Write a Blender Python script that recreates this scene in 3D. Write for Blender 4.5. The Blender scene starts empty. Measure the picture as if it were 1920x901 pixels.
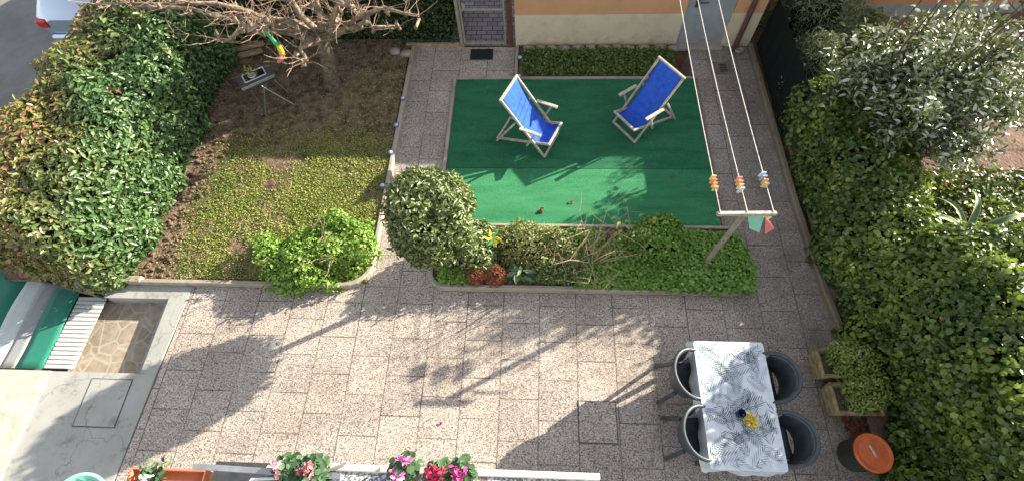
import bpy, math, random
import numpy as np
from mathutils import Matrix, Vector
random.seed(7); RNG = np.random.default_rng(11)
S = bpy.context.scene
COL = S.collection

# ------------------------------------------------------------------ camera
F_PX, CAM_H = 922.05, 6.478
def cam_axes(pi, ro, ya):
    fw = np.array([math.sin(ya)*math.cos(pi), math.cos(ya)*math.cos(pi), -math.sin(pi)])
    r = np.cross(fw, [0, 0, 1]); r /= np.linalg.norm(r); d = np.cross(fw, r)
    return np.array([math.cos(ro)*r+math.sin(ro)*d, -math.sin(ro)*r+math.cos(ro)*d, fw])
RC = cam_axes(math.radians(62.268), math.radians(4.598), math.radians(-6.0757))
def G(x, y, z=0.0):
    """point of the place seen at photo pixel (x, y), at real height z"""
    r = RC.T @ np.array([(x-960)/F_PX, (y-450.5)/F_PX, 1.0]); t = (z-CAM_H)/r[2]
    return np.array([r[0]*t, r[1]*t, z])
cd = bpy.data.cameras.new('camera'); cam = bpy.data.objects.new('camera', cd); COL.objects.link(cam)
cd.sensor_width = 36.0; cd.lens = F_PX/1920*36; cd.clip_start = 0.05; cd.clip_end = 1000
X, Y, Z = RC[0], -RC[1], -RC[2]
cam.matrix_world = Matrix(((X[0], Y[0], Z[0], 0), (X[1], Y[1], Z[1], 0), (X[2], Y[2], Z[2], CAM_H), (0, 0, 0, 1)))
S.camera = cam

# ------------------------------------------------------------------ light
SUN_EL, SUN_AZ = math.radians(20.6), math.radians(61.5)     # azimuth from +Y towards +X
w = bpy.data.worlds.new('World'); S.world = w; w.use_nodes = True
nt = w.node_tree; bg = nt.nodes['Background']; bg.inputs['Strength'].default_value = 0.11
sky = nt.nodes.new('ShaderNodeTexSky'); sky.sky_type = 'NISHITA'; sky.sun_disc = False
sky.sun_elevation = SUN_EL; sky.sun_rotation = SUN_AZ
hs = nt.nodes.new('ShaderNodeHueSaturation'); hs.inputs['Saturation'].default_value = .36
nt.links.new(sky.outputs['Color'], hs.inputs['Color']); nt.links.new(hs.outputs['Color'], bg.inputs['Color'])
sd = bpy.data.lights.new('sun', 'SUN'); sd.energy = 5.0; sd.angle = math.radians(0.5); sd.color = (1.0, 0.92, 0.77)
so = bpy.data.objects.new('sun', sd); COL.objects.link(so)
sdir = Vector((math.sin(SUN_AZ)*math.cos(SUN_EL), math.cos(SUN_AZ)*math.cos(SUN_EL), math.sin(SUN_EL)))
so.rotation_euler = sdir.to_track_quat('Z', 'Y').to_euler(); so.location = sdir*40
vs = S.view_settings; vs.view_transform = 'Standard'; vs.look = 'None'; vs.gamma = 1; vs.exposure = 1.55
vs.use_curve_mapping = False

# ------------------------------------------------------------------ helpers: objects
def tag(o, label=None, cat=None, group=None, kind=None):
    if label: o['label'] = label
    if cat: o['category'] = cat
    if group: o['group'] = group
    if kind: o['kind'] = kind
    return o
def thing(name, label, cat, loc=(0, 0, 0), rz=0.0, group=None):
    o = bpy.data.objects.new(name, None); COL.objects.link(o); o.empty_display_size = 0.1
    o.location = loc; o.rotation_euler = (0, 0, rz)
    return tag(o, label, cat, group)
def root_of(o):
    p = Vector((0, 0, 0))
    while o is not None:
        p += o.location; o = o.parent
    return p
class MB:
    def __init__(s): s.v = []; s.f = []; s.m = []; s.mi = 0
    def add(s, vs_, fs):
        n = len(s.v); s.v += [tuple(map(float, p)) for p in vs_]
        s.f += [tuple(i+n for i in q) for q in fs]; s.m += [s.mi]*len(fs); return s
    def box(s, c, d, rz=0.0, ax=None, bev=0.0):
        """box of size d centred at c; bev chamfers the upright and top edges"""
        hx, hy, hz = d[0]/2, d[1]/2, d[2]/2; b = min(bev, hx*.9, hy*.9, hz*.9)
        if b <= 0:
            P = [(x, y, z) for z in (-hz, hz) for x, y in ((-hx, -hy), (hx, -hy), (hx, hy), (-hx, hy))]
            Fs = [(3, 2, 1, 0), (4, 5, 6, 7), (0, 1, 5, 4), (1, 2, 6, 5), (2, 3, 7, 6), (3, 0, 4, 7)]
        else:
            def ring(z, i):
                x, y = hx-i, hy-i
                return [(-x+b, -y, z), (x-b, -y, z), (x, -y+b, z), (x, y-b, z), (x-b, y, z), (-x+b, y, z), (-x, y-b, z), (-x, -y+b, z)]
            P = ring(-hz, b*.6)+ring(-hz+b, 0)+ring(hz-b, 0)+ring(hz, b*.7)
            Fs = [tuple(range(7, -1, -1)), tuple(range(24, 32))]
            for k in range(3):
                for i in range(8): Fs.append((k*8+i, k*8+(i+1) % 8, k*8+8+(i+1) % 8, k*8+8+i))
        if ax is not None: P = [ax[0]*p[0]+ax[1]*p[1]+ax[2]*p[2] for p in P]
        elif rz:
            c_, s_ = math.cos(rz), math.sin(rz); P = [(p[0]*c_-p[1]*s_, p[0]*s_+p[1]*c_, p[2]) for p in P]
        return s.add([(p[0]+c[0], p[1]+c[1], p[2]+c[2]) for p in P], Fs)
    def bar(s, a, b, wd, ht, up=(0, 0, 1), bev=0.004):
        a = np.array(a, float); b = np.array(b, float); d = b-a; L = np.linalg.norm(d); d /= L
        up = np.array(up, float)
        if abs(d @ up) > .97: up = np.array([0, 1.0, 0.02])
        sd_ = np.cross(up, d); sd_ /= np.linalg.norm(sd_); u = np.cross(d, sd_)
        return s.box((a+b)/2, (L, wd, ht), ax=(d, sd_, u), bev=bev)
    def tube(s, pts, rad, n=8, cap=True):
        pts = [np.array(p, float) for p in pts]; m = len(pts)
        if not hasattr(rad, '__len__'): rad = [rad]*m
        V = []; t0 = pts[1]-pts[0]; t0 /= np.linalg.norm(t0)+1e-9
        u = np.cross(t0, [0.31, 0.2, 0.93]); u /= np.linalg.norm(u)+1e-9
        for i in range(m):
            t = pts[min(i+1, m-1)]-pts[max(i-1, 0)]; t /= np.linalg.norm(t)+1e-9
            u = u-t*(u @ t); u /= np.linalg.norm(u)+1e-9; q = np.cross(t, u)
            for k in range(n):
                a = 2*math.pi*k/n; V.append(pts[i]+(u*math.cos(a)+q*math.sin(a))*rad[i])
        Fs = [(i*n+k, i*n+(k+1) % n, (i+1)*n+(k+1) % n, (i+1)*n+k) for i in range(m-1) for k in range(n)]
        if cap: Fs += [tuple(range(n-1, -1, -1)), tuple(range((m-1)*n, m*n))]
        return s.add(V, Fs)
    def lathe(s, prof, c=(0, 0, 0), n=20, sx=1.0, sy=1.0):
        V = [(c[0]+r*math.cos(2*math.pi*k/n)*sx, c[1]+r*math.sin(2*math.pi*k/n)*sy, c[2]+z) for r, z in prof for k in range(n)]
        m = len(prof)
        Fs = [(i*n+k, i*n+(k+1) % n, (i+1)*n+(k+1) % n, (i+1)*n+k) for i in range(m-1) for k in range(n)]
        if prof[0][0] > 1e-6: Fs.append(tuple(range(n-1, -1, -1)))
        if prof[-1][0] > 1e-6: Fs.append(tuple(range((m-1)*n, m*n)))
        return s.add(V, Fs)
    def prism(s, poly, z0, z1):
        n = len(poly)
        a = sum(poly[i][0]*poly[(i+1) % n][1]-poly[(i+1) % n][0]*poly[i][1] for i in range(n))
        if a < 0: poly = poly[::-1]
        V = [(p[0], p[1], z0) for p in poly]+[(p[0], p[1], z1) for p in poly]
        return s.add(V, [tuple(range(n-1, -1, -1)), tuple(range(n, 2*n))]+[(i, (i+1) % n, n+(i+1) % n, n+i) for i in range(n)])
    def rect(s, x0, x1, y0, y1, z): return s.add([(x0, y0, z), (x1, y0, z), (x1, y1, z), (x0, y1, z)], [(0, 1, 2, 3)])
    def grid(s, fn, nu, nv):
        V = [fn(i/nu, j/nv) for j in range(nv+1) for i in range(nu+1)]
        return s.add(V, [(j*(nu+1)+i, j*(nu+1)+i+1, (j+1)*(nu+1)+i+1, (j+1)*(nu+1)+i) for j in range(nv) for i in range(nu)])
    def wall_path(s, pts, wd, z0, z1, closed=False):
        """low kerb swept along a ground path, with rounded top edges"""
        n = len(pts); P = [np.array(p, float) for p in pts]; b = wd*.2
        sec = [(-wd/2, z0), (-wd/2, z1-b), (-wd/2+b, z1), (wd/2-b, z1), (wd/2, z1-b), (wd/2, z0)]; V = []
        for i in range(n):
            d1 = P[i]-P[i-1] if (i > 0 or closed) else P[i+1]-P[i]
            d2 = P[(i+1) % n]-P[i] if (i < n-1 or closed) else d1
            d1 = d1/np.linalg.norm(d1); d2 = d2/np.linalg.norm(d2)
            n1 = np.array([-d1[1], d1[0]]); n2 = np.array([-d2[1], d2[0]]); nn = n1+n2; nn = nn/(nn @ n1)
            V += [(P[i][0]+nn[0]*o, P[i][1]+nn[1]*o, z) for o, z in sec]
        k = len(sec); Fs = []
        for i in range(n if closed else n-1):
            j = (i+1) % n; Fs += [(i*k+q, i*k+q+1, j*k+q+1, j*k+q) for q in range(k-1)]
        if not closed: Fs += [tuple(range(k)), tuple(range((n-1)*k+k-1, (n-1)*k-1, -1))]
        return s.add(V, Fs)
    def build(s, name, mats, parent=None, smooth=False, local=False):
        if not isinstance(mats, (list, tuple)): mats = [mats]
        off = Vector((0, 0, 0)) if (parent is None or local) else root_of(parent)
        me = bpy.data.meshes.new(name)
        me.from_pydata([(p[0]-off[0], p[1]-off[1], p[2]-off[2]) for p in s.v], [], s.f)
        for m in mats: me.materials.append(m)
        if max(s.m, default=0) > 0: me.polygons.foreach_set('material_index', s.m)
        if smooth: me.polygons.foreach_set('use_smooth', [True]*len(s.f))
        me.update(); o = bpy.data.objects.new(name, me); COL.objects.link(o); o.parent = parent
        return o
def smooth_by_angle(o, ang=40):
    me = o.data; me.polygons.foreach_set('use_smooth', [True]*len(me.polygons)); me.set_sharp_from_angle(angle=math.radians(ang)); return o
def copy_tree(o, parent=None):
    c = o.copy(); COL.objects.link(c); c.parent = parent
    for ch in list(o.children): copy_tree(ch, c)
    return c

# ------------------------------------------------------------------ helpers: materials
def _ramp(nt, stops):
    r = nt.nodes.new('ShaderNodeValToRGB'); e = r.color_ramp.elements
    while len(e) < len(stops): e.new(0.5)
    for el, (p, c) in zip(e, stops): el.position = p; el.color = (*c, 1)
    return r
def newmat(name, rough=0.7, spec=0.3, metal=0.0):
    m = bpy.data.materials.new(name); m.use_nodes = True; b = m.node_tree.nodes['Principled BSDF']
    b.inputs['Roughness'].default_value = rough; b.inputs['Specular IOR Level'].default_value = spec; b.inputs['Metallic'].default_value = metal
    return m, m.node_tree, b
def coords(nt, kind='Object'):
    return nt.nodes.new('ShaderNodeTexCoord').outputs[kind]
def noise(nt, co, scale, detail=4, rough=.55):
    n = nt.nodes.new('ShaderNodeTexNoise'); n.inputs['Scale'].default_value = scale; n.inputs['Detail'].default_value = detail
    n.inputs['Roughness'].default_value = rough; nt.links.new(co, n.inputs['Vector']); return n.outputs['Fac']
def mixc(nt, fac, a, b, mode='MIX'):
    n = nt.nodes.new('ShaderNodeMix'); n.data_type = 'RGBA'; n.blend_type = mode
    for s_, v in ((n.inputs[0], fac), (n.inputs[6], a), (n.inputs[7], b)):
        if hasattr(v, 'node'): nt.links.new(v, s_)
        elif isinstance(v, (int, float)): s_.default_value = v
        else: s_.default_value = (*v, 1)
    return n.outputs[2]
def bump(nt, b, h, strength=.3, dist=.01):
    n = nt.nodes.new('ShaderNodeBump'); n.inputs['Strength'].default_value = strength; n.inputs['Distance'].default_value = dist
    nt.links.new(h, n.inputs['Height']); nt.links.new(n.outputs['Normal'], b.inputs['Normal'])
def mat(name, a, b=None, scale=6.0, rough=.7, spec=.3, metal=0.0, bmp=.2, bd=.004, fine=None, detail=5, lo=.35, hi=.65):
    """surface mottled between colours a and b by noise, with bump"""
    m, nt, p = newmat(name, rough, spec, metal); co = coords(nt)
    b = b if b is not None else tuple(min(1, c*1.25) for c in a)
    n = noise(nt, co, scale, detail); r = _ramp(nt, [(lo, a), (hi, b)]); nt.links.new(n, r.inputs['Fac'])
    nt.links.new(r.outputs['Color'], p.inputs['Base Color'])
    if bmp: bump(nt, p, noise(nt, co, fine or scale*6, 3), bmp, bd)
    return m
def leafmat(name, stops, rough=.42, spec=.5, trans=.25, patch=None, pscale=1.2, plo=.45, phi=.6, grad=None):
    """leaf: one colour per leaf out of the ramp; patch = second ramp taking over by noise (and along grad)"""
    m, nt, p = newmat(name, rough, spec); ge = nt.nodes.new('ShaderNodeNewGeometry')
    r = _ramp(nt, stops); nt.links.new(ge.outputs['Random Per Island'], r.inputs['Fac']); c = r.outputs['Color']
    if patch:
        r2 = _ramp(nt, patch); nt.links.new(ge.outputs['Random Per Island'], r2.inputs['Fac'])
        f = noise(nt, ge.outputs['Position'], pscale, 3)
        if grad:
            sx = nt.nodes.new('ShaderNodeVectorMath'); sx.operation = 'DOT_PRODUCT'; sx.inputs[1].default_value = grad[:3]
            nt.links.new(ge.outputs['Position'], sx.inputs[0])
            ad = nt.nodes.new('ShaderNodeMath'); ad.operation = 'ADD'; ad.inputs[1].default_value = grad[3]; nt.links.new(sx.outputs['Value'], ad.inputs[0])
            a2 = nt.nodes.new('ShaderNodeMath'); a2.operation = 'ADD'; nt.links.new(ad.outputs[0], a2.inputs[0]); nt.links.new(f, a2.inputs[1]); f = a2.outputs[0]
        mr = nt.nodes.new('ShaderNodeMapRange'); mr.inputs['From Min'].default_value = plo; mr.inputs['From Max'].default_value = phi
        nt.links.new(f, mr.inputs['Value']); c = mixc(nt, mr.outputs['Result'], c, r2.outputs['Color'])
    nt.links.new(c, p.inputs['Base Color'])
    if trans:
        t = nt.nodes.new('ShaderNodeBsdfTranslucent'); mx = nt.nodes.new('ShaderNodeMixShader'); mx.inputs[0].default_value = trans
        nt.links.new(mixc(nt, .35, c, (.25, .3, .02)), t.inputs['Color'])
        nt.links.new(p.outputs[0], mx.inputs[1]); nt.links.new(t.outputs[0], mx.inputs[2])
        nt.links.new(mx.outputs[0], nt.nodes['Material Output'].inputs['Surface'])
    return m

# ------------------------------------------------------------------ helpers: foliage
_ph = RNG.uniform(0, 6.28, (8, 3)); _dr = RNG.normal(size=(8, 3))
def lump(p, sc):
    """smooth pseudo-noise in about -1..1"""
    o = np.zeros(len(p))
    for k in range(8): o += np.sin((p @ _dr[k])*sc+_ph[k, 0])*np.cos((p @ _dr[(k+3) % 8])*sc*.7+_ph[k, 1])
    return o/3.0
def sd_box(c, h, r):
    c = np.array(c); h = np.array(h)-r
    def f(p):
        q = np.abs(p-c)-h; return np.linalg.norm(np.maximum(q, 0), axis=1)+np.minimum(q.max(axis=1), 0)-r
    return f
def sd_ell(c, h):
    c = np.array(c); h = np.array(h); k = h.min()
    return lambda p: (np.linalg.norm((p-c)/h, axis=1)-1)*k
def sd_union(*fs): return lambda p: np.min([f(p) for f in fs], axis=0)
def rough_sdf(f, amp, sc): return lambda p: f(p)+amp*lump(p, sc)+amp*.5*lump(p[:, [1, 2, 0]], sc*2.7)
def shell(f, lo, hi, n, depth, zmin=0.02):
    lo = np.array(lo); hi = np.array(hi); P = []; cnt = 0; it = 0
    while cnt < n and it < 200:
        p = RNG.uniform(lo, hi, (60000, 3)); d = f(p); k = (d < 0) & (d > -depth*RNG.power(1.0, len(p))) & (p[:, 2] > zmin)
        P.append(p[k]); cnt += k.sum(); it += 1
    p = np.concatenate(P)[:n]; e = 1e-3
    g = np.stack([f(p+e*np.eye(3)[i])-f(p-e*np.eye(3)[i]) for i in range(3)], 1); g /= np.linalg.norm(g, axis=1, keepdims=True)+1e-9
    return p, g
def leaves_arr(p, nrm, L, W, jit=.6, up=.2, fold=.25, sj=.35, droop=0.0):
    """one six-sided folded leaf per point -> verts (n*6,3)"""
    n = len(p); nn = nrm*1.0+RNG.normal(size=(n, 3))*jit; nn[:, 2] += up; nn /= np.linalg.norm(nn, axis=1, keepdims=True)
    d = RNG.normal(size=(n, 3)); d[:, 2] -= droop; d -= nn*np.sum(d*nn, 1, keepdims=True); d /= np.linalg.norm(d, axis=1, keepdims=True)
    s = np.cross(nn, d); k = (1+RNG.uniform(-sj, sj, (n, 1))); l = L*k; ww = W*k*.5; fz = nn*ww*fold*2
    V = np.stack([p, p+d*l*.3+s*ww*.9+fz, p+d*l*.72+s*ww*.75+fz, p+d*l-nn*l*.08, p+d*l*.72-s*ww*.75+fz, p+d*l*.3-s*ww*.9+fz], 1)
    return V.reshape(-1, 3)
def leafmesh(name, arrs, m, parent=None):
    V = np.concatenate(arrs).astype(np.float32); n = len(V)//6
    if parent is not None: V = V-np.array(root_of(parent), dtype=np.float32)
    me = bpy.data.meshes.new(name); me.vertices.add(len(V)); me.vertices.foreach_set('co', V.ravel())
    base = (np.arange(n)*6)[:, None]; idx = np.concatenate([base+np.array([0, 1, 2, 3]), base+np.array([3, 4, 5, 0])], 1).ravel().astype(np.int32)
    me.loops.add(len(idx)); me.loops.foreach_set('vertex_index', idx)
    me.polygons.add(n*2); me.polygons.foreach_set('loop_start', np.arange(n*2, dtype=np.int32)*4)
    me.update(calc_edges=True); me.materials.append(m)
    o = bpy.data.objects.new(name, me); COL.objects.link(o); o.parent = parent; return o
def poly_pts(poly, n, z=0.0):
    P = np.array(poly); lo = P.min(0); hi = P.max(0); out = []; c = 0
    while c < n:
        q = RNG.uniform(lo, hi, (n*2, 2)); ins = np.zeros(len(q), bool)
        for i in range(len(P)):
            a, b = P[i-1], P[i]
            ins ^= ((a[1] > q[:, 1]) != (b[1] > q[:, 1])) & (q[:, 0] < (b[0]-a[0])*(q[:, 1]-a[1])/(b[1]-a[1]+1e-12)+a[0])
        out.append(q[ins]); c += ins.sum()
    q = np.concatenate(out)[:n]; return np.column_stack([q, np.full(n, z)])
def core(f, lo, hi, shrink, m, parent, name='dark_core', n=9, steps=26):
    """solid dark core added inside a bush to block see-through: marching the sdf along rays from the middle line"""
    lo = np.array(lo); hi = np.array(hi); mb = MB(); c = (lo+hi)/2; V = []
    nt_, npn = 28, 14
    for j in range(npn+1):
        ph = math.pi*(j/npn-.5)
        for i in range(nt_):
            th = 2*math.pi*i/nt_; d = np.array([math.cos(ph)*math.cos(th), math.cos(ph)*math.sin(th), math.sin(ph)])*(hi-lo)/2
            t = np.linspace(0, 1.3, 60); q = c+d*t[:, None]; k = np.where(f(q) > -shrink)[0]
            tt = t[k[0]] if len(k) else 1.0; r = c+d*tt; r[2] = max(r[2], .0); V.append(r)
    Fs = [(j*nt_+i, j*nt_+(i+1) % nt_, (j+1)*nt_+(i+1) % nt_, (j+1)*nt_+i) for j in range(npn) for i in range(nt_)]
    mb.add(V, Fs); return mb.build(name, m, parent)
def twigs(mb, base, n, L, r0, spread, up=.6, wob=.25, n_sides=5, seg=5, sub=0):
    for _ in range(n):
        d = np.array([random.gauss(0, spread), random.gauss(0, spread), up+random.random()*.3]); d /= np.linalg.norm(d)
        p = np.array(base, float); l = L*random.uniform(.55, 1.1); pts = [p.copy()]
        for k in range(seg):
            d = d+np.array([random.gauss(0, wob) for _ in range(3)])*.5; d /= np.linalg.norm(d); p = p+d*l/seg; pts.append(p.copy())
        mb.tube(pts, [r0*(1-.8*k/seg) for k in range(seg+1)], n_sides)
        if sub:
            for q in pts[2:]: twigs(mb, q, random.randint(0, sub), L*.45, r0*.5, .8, .3, wob, 4, 4, 0)

# ------------------------------------------------------------------ materials
def paving_mat():
    m, nt, p = newmat('washed_pebble_paving', .8, .25); ge = nt.nodes.new('ShaderNodeNewGeometry'); pos = ge.outputs['Position']
    mp = nt.nodes.new('ShaderNodeMapping'); mp.inputs['Rotation'].default_value = (0, 0, math.pi/2); mp.inputs['Location'].default_value = (.113, -.057, 0)
    nt.links.new(pos, mp.inputs['Vector'])
    br = nt.nodes.new('ShaderNodeTexBrick'); nt.links.new(mp.outputs[0], br.inputs['Vector']); br.offset = .5
    for k, v in (('Scale', 1.0), ('Mortar Size', .008), ('Mortar Smooth', .25), ('Bias', 0.0), ('Brick Width', .5), ('Row Height', .5)): br.inputs[k].default_value = v
    br.inputs['Color1'].default_value = (.88, .88, .88, 1); br.inputs['Color2'].default_value = (1.04, 1.02, 1.0, 1); br.inputs['Mortar'].default_value = (.8, .78, .75, 1)
    vo = nt.nodes.new('ShaderNodeTexVoronoi'); vo.inputs['Scale'].default_value = 95; nt.links.new(pos, vo.inputs['Vector'])
    sep = nt.nodes.new('ShaderNodeSeparateColor'); nt.links.new(vo.outputs['Color'], sep.inputs[0])
    r = _ramp(nt, [(.0, (.12, .098, .088)), (.18, (.26, .22, .198)), (.4, (.43, .37, .322)), (.75, (.52, .455, .397)), (.97, (.68, .62, .555))]); nt.links.new(sep.outputs[0], r.inputs['Fac'])
    c = mixc(nt, 1.0, r.outputs['Color'], br.outputs['Color'], 'MULTIPLY')
    st = noise(nt, pos, .9, 6, .65); r2 = _ramp(nt, [(.36, (.74, .7, .67)), (.6, (1, 1, 1))]); nt.links.new(st, r2.inputs['Fac'])
    c = mixc(nt, .8, c, r2.outputs['Color'], 'MULTIPLY')
    sp = noise(nt, pos, 5.5, 7, .75); r5 = _ramp(nt, [(.6, (1, 1, 1)), (.74, (.62, .58, .54))]); nt.links.new(sp, r5.inputs['Fac']); c = mixc(nt, .8, c, r5.outputs['Color'], 'MULTIPLY')
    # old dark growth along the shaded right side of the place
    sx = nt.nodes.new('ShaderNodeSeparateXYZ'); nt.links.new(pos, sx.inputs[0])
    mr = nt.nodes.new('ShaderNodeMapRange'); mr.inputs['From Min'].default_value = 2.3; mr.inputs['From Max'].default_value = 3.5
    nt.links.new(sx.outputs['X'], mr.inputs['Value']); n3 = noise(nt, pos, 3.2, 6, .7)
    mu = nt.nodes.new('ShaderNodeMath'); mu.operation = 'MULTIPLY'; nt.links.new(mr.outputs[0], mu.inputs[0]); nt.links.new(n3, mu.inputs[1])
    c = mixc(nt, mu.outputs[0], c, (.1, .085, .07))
    inv = nt.nodes.new('ShaderNodeMath'); inv.operation = 'MULTIPLY'; jn = nt.nodes.new('ShaderNodeMapRange'); jn.inputs['From Min'].default_value = .35; jn.inputs['From Max'].default_value = .65; jn.inputs['To Min'].default_value = .1; jn.inputs['To Max'].default_value = .8; nt.links.new(noise(nt, pos, 1.7, 3), jn.inputs['Value']); nt.links.new(jn.outputs['Result'], inv.inputs[1]); nt.links.new(br.outputs['Fac'], inv.inputs[0])
    c = mixc(nt, inv.outputs[0], c, (.06, .052, .045))
    nt.links.new(c, p.inputs['Base Color'])
    h = nt.nodes.new('ShaderNodeMath'); h.operation = 'SUBTRACT'; nt.links.new(sep.outputs[1], h.inputs[0]); nt.links.new(br.outputs['Fac'], h.inputs[1])
    bump(nt, p, h.outputs[0], .5, .006); return m
def turf_mat(name, a, b, c2):
    m, nt, p = newmat(name, .85, .15); co = nt.nodes.new('ShaderNodeNewGeometry').outputs['Position']
    mpp = nt.nodes.new('ShaderNodeMapping'); mpp.inputs['Scale'].default_value = (.35, 1.6, 1); nt.links.new(co, mpp.inputs['Vector'])
    n1 = noise(nt, mpp.outputs[0], 3.2, 8, .7); r = _ramp(nt, [(.35, a), (.65, b)]); nt.links.new(n1, r.inputs['Fac'])
    n2 = noise(nt, co, 130, 2, .7); r2 = _ramp(nt, [(.35, (.35, .45, .4)), (.5, (1, 1, 1)), (.72, (1.7, 1.6, 1.5))]); nt.links.new(n2, r2.inputs['Fac'])
    c = mixc(nt, .9, r.outputs['Color'], r2.outputs['Color'], 'MULTIPLY')
    n3 = noise(nt, co, 7, 6, .7); r3 = _ramp(nt, [(.62, (0, 0, 0)), (.75, (.5, .5, .5))]); nt.links.new(n3, r3.inputs['Fac'])
    c = mixc(nt, r3.outputs['Color'], c, c2); nt.links.new(c, p.inputs['Base Color']); bump(nt, p, n2, .9, .012); return m
def concrete_mat(name, a, b, crack=.0):
    m, nt, p = newmat(name, .75, .3); co = nt.nodes.new('ShaderNodeNewGeometry').outputs['Position']
    n1 = noise(nt, co, 1.3, 7, .65); r = _ramp(nt, [(.3, a), (.65, b)]); nt.links.new(n1, r.inputs['Fac'])
    n2 = noise(nt, co, 4.0, 9, .78); r2 = _ramp(nt, [(.32, (.42, .38, .3)), (.47, (1, 1, 1))]); nt.links.new(n2, r2.inputs['Fac'])
    c = mixc(nt, .75, r.outputs['Color'], r2.outputs['Color'], 'MULTIPLY'); nt.links.new(c, p.inputs['Base Color'])
    v = nt.nodes.new('ShaderNodeTexVoronoi'); v.feature = 'DISTANCE_TO_EDGE'; v.inputs['Scale'].default_value = .8
    wn = nt.nodes.new('ShaderNodeTexNoise'); wn.inputs['Scale'].default_value = 3.0; wn.inputs['Detail'].default_value = 5; nt.links.new(co, wn.inputs['Vector'])
    vm = nt.nodes.new('ShaderNodeVectorMath'); vm.operation = 'MULTIPLY_ADD'; vm.inputs[1].default_value = (.5, .5, .5); nt.links.new(wn.outputs['Color'], vm.inputs[0]); nt.links.new(co, vm.inputs[2]); nt.links.new(vm.outputs[0], v.inputs['Vector'])
    r6 = _ramp(nt, [(.0, (.45, .42, .38)), (.006, (1, 1, 1))]); nt.links.new(v.outputs['Distance'], r6.inputs['Fac']); c = mixc(nt, .7, c, r6.outputs['Color'], 'MULTIPLY'); nt.links.new(c, p.inputs['Base Color'])
    bump(nt, p, noise(nt, co, 40, 4), .25, .004); return m
def crazy_mat():
    m, nt, p = newmat('crazy_paving', .7, .3); co = nt.nodes.new('ShaderNodeNewGeometry').outputs['Position']
    v = nt.nodes.new('ShaderNodeTexVoronoi'); v.feature = 'DISTANCE_TO_EDGE'; v.inputs['Scale'].default_value = 4.0; nt.links.new(co, v.inputs['Vector'])
    v2 = nt.nodes.new('ShaderNodeTexVoronoi'); v2.inputs['Scale'].default_value = 4.0; nt.links.new(co, v2.inputs['Vector'])
    sp = nt.nodes.new('ShaderNodeSeparateColor'); nt.links.new(v2.outputs['Color'], sp.inputs[0])
    r = _ramp(nt, [(0, (.31, .25, .19)), (1, (.38, .315, .245))]); nt.links.new(sp.outputs[0], r.inputs['Fac'])
    n = noise(nt, co, 9, 6, .7); r3 = _ramp(nt, [(.35, (.6, .6, .6)), (.6, (1, 1, 1))]); nt.links.new(n, r3.inputs['Fac'])
    c = mixc(nt, .8, r.outputs['Color'], r3.outputs['Color'], 'MULTIPLY')
    r2 = _ramp(nt, [(.0, (1, 1, 1)), (.05, (0, 0, 0))]); nt.links.new(v.outputs['Distance'], r2.inputs['Fac'])
    c = mixc(nt, r2.outputs['Color'], c, (.42, .37, .3)); nt.links.new(c, p.inputs['Base Color']); bump(nt, p, v.outputs['Distance'], .3, .02); return m
def wall_mat(name, a, b):
    m, nt, p = newmat(name, .85, .2); co = nt.nodes.new('ShaderNodeNewGeometry').outputs['Position']
    n1 = noise(nt, co, 1.6, 6, .6); r = _ramp(nt, [(.35, a), (.65, b)]); nt.links.new(n1, r.inputs['Fac'])
    sx = nt.nodes.new('ShaderNodeSeparateXYZ'); nt.links.new(co, sx.inputs[0]); mr = nt.nodes.new('ShaderNodeMapRange'); mr.inputs['From Min'].default_value = .38; mr.inputs['From Max'].default_value = .0; nt.links.new(sx.outputs['Z'], mr.inputs['Value'])
    sn = noise(nt, co, 7, 8, .75); r3 = _ramp(nt, [(.45, (0, 0, 0)), (.62, (.75, .75, .75))]); nt.links.new(sn, r3.inputs['Fac'])
    mu = nt.nodes.new('ShaderNodeMath'); mu.operation = 'MULTIPLY'; nt.links.new(mr.outputs[0], mu.inputs[0]); nt.links.new(r3.outputs['Color'], mu.inputs[1])
    c = mixc(nt, mu.outputs[0], r.outputs['Color'], (.33, .27, .19)); st = noise(nt, co, 3.0, 7, .7); r4 = _ramp(nt, [(.3, (.82, .8, .78)), (.5, (1, 1, 1))]); nt.links.new(st, r4.inputs['Fac']); c = mixc(nt, .7, c, r4.outputs['Color'], 'MULTIPLY')
    nt.links.new(c, p.inputs['Base Color']); bump(nt, p, noise(nt, co, 70, 3), .25, .004); return m
def cobble_mat():
    m, nt, p = newmat('interlocking_pavers', .75, .3); co = nt.nodes.new('ShaderNodeNewGeometry').outputs['Position']
    br = nt.nodes.new('ShaderNodeTexBrick'); nt.links.new(co, br.inputs['Vector'])
    for k, v in (('Scale', 1.0), ('Mortar Size', .008), ('Brick Width', .2), ('Row Height', .12)): br.inputs[k].default_value = v
    br.inputs['Color1'].default_value = (.2, .19, .21, 1); br.inputs['Color2'].default_value = (.32, .3, .32, 1); br.inputs['Mortar'].default_value = (.05, .045, .045, 1)
    nt.links.new(br.outputs['Color'], p.inputs['Base Color']); return m

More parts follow.
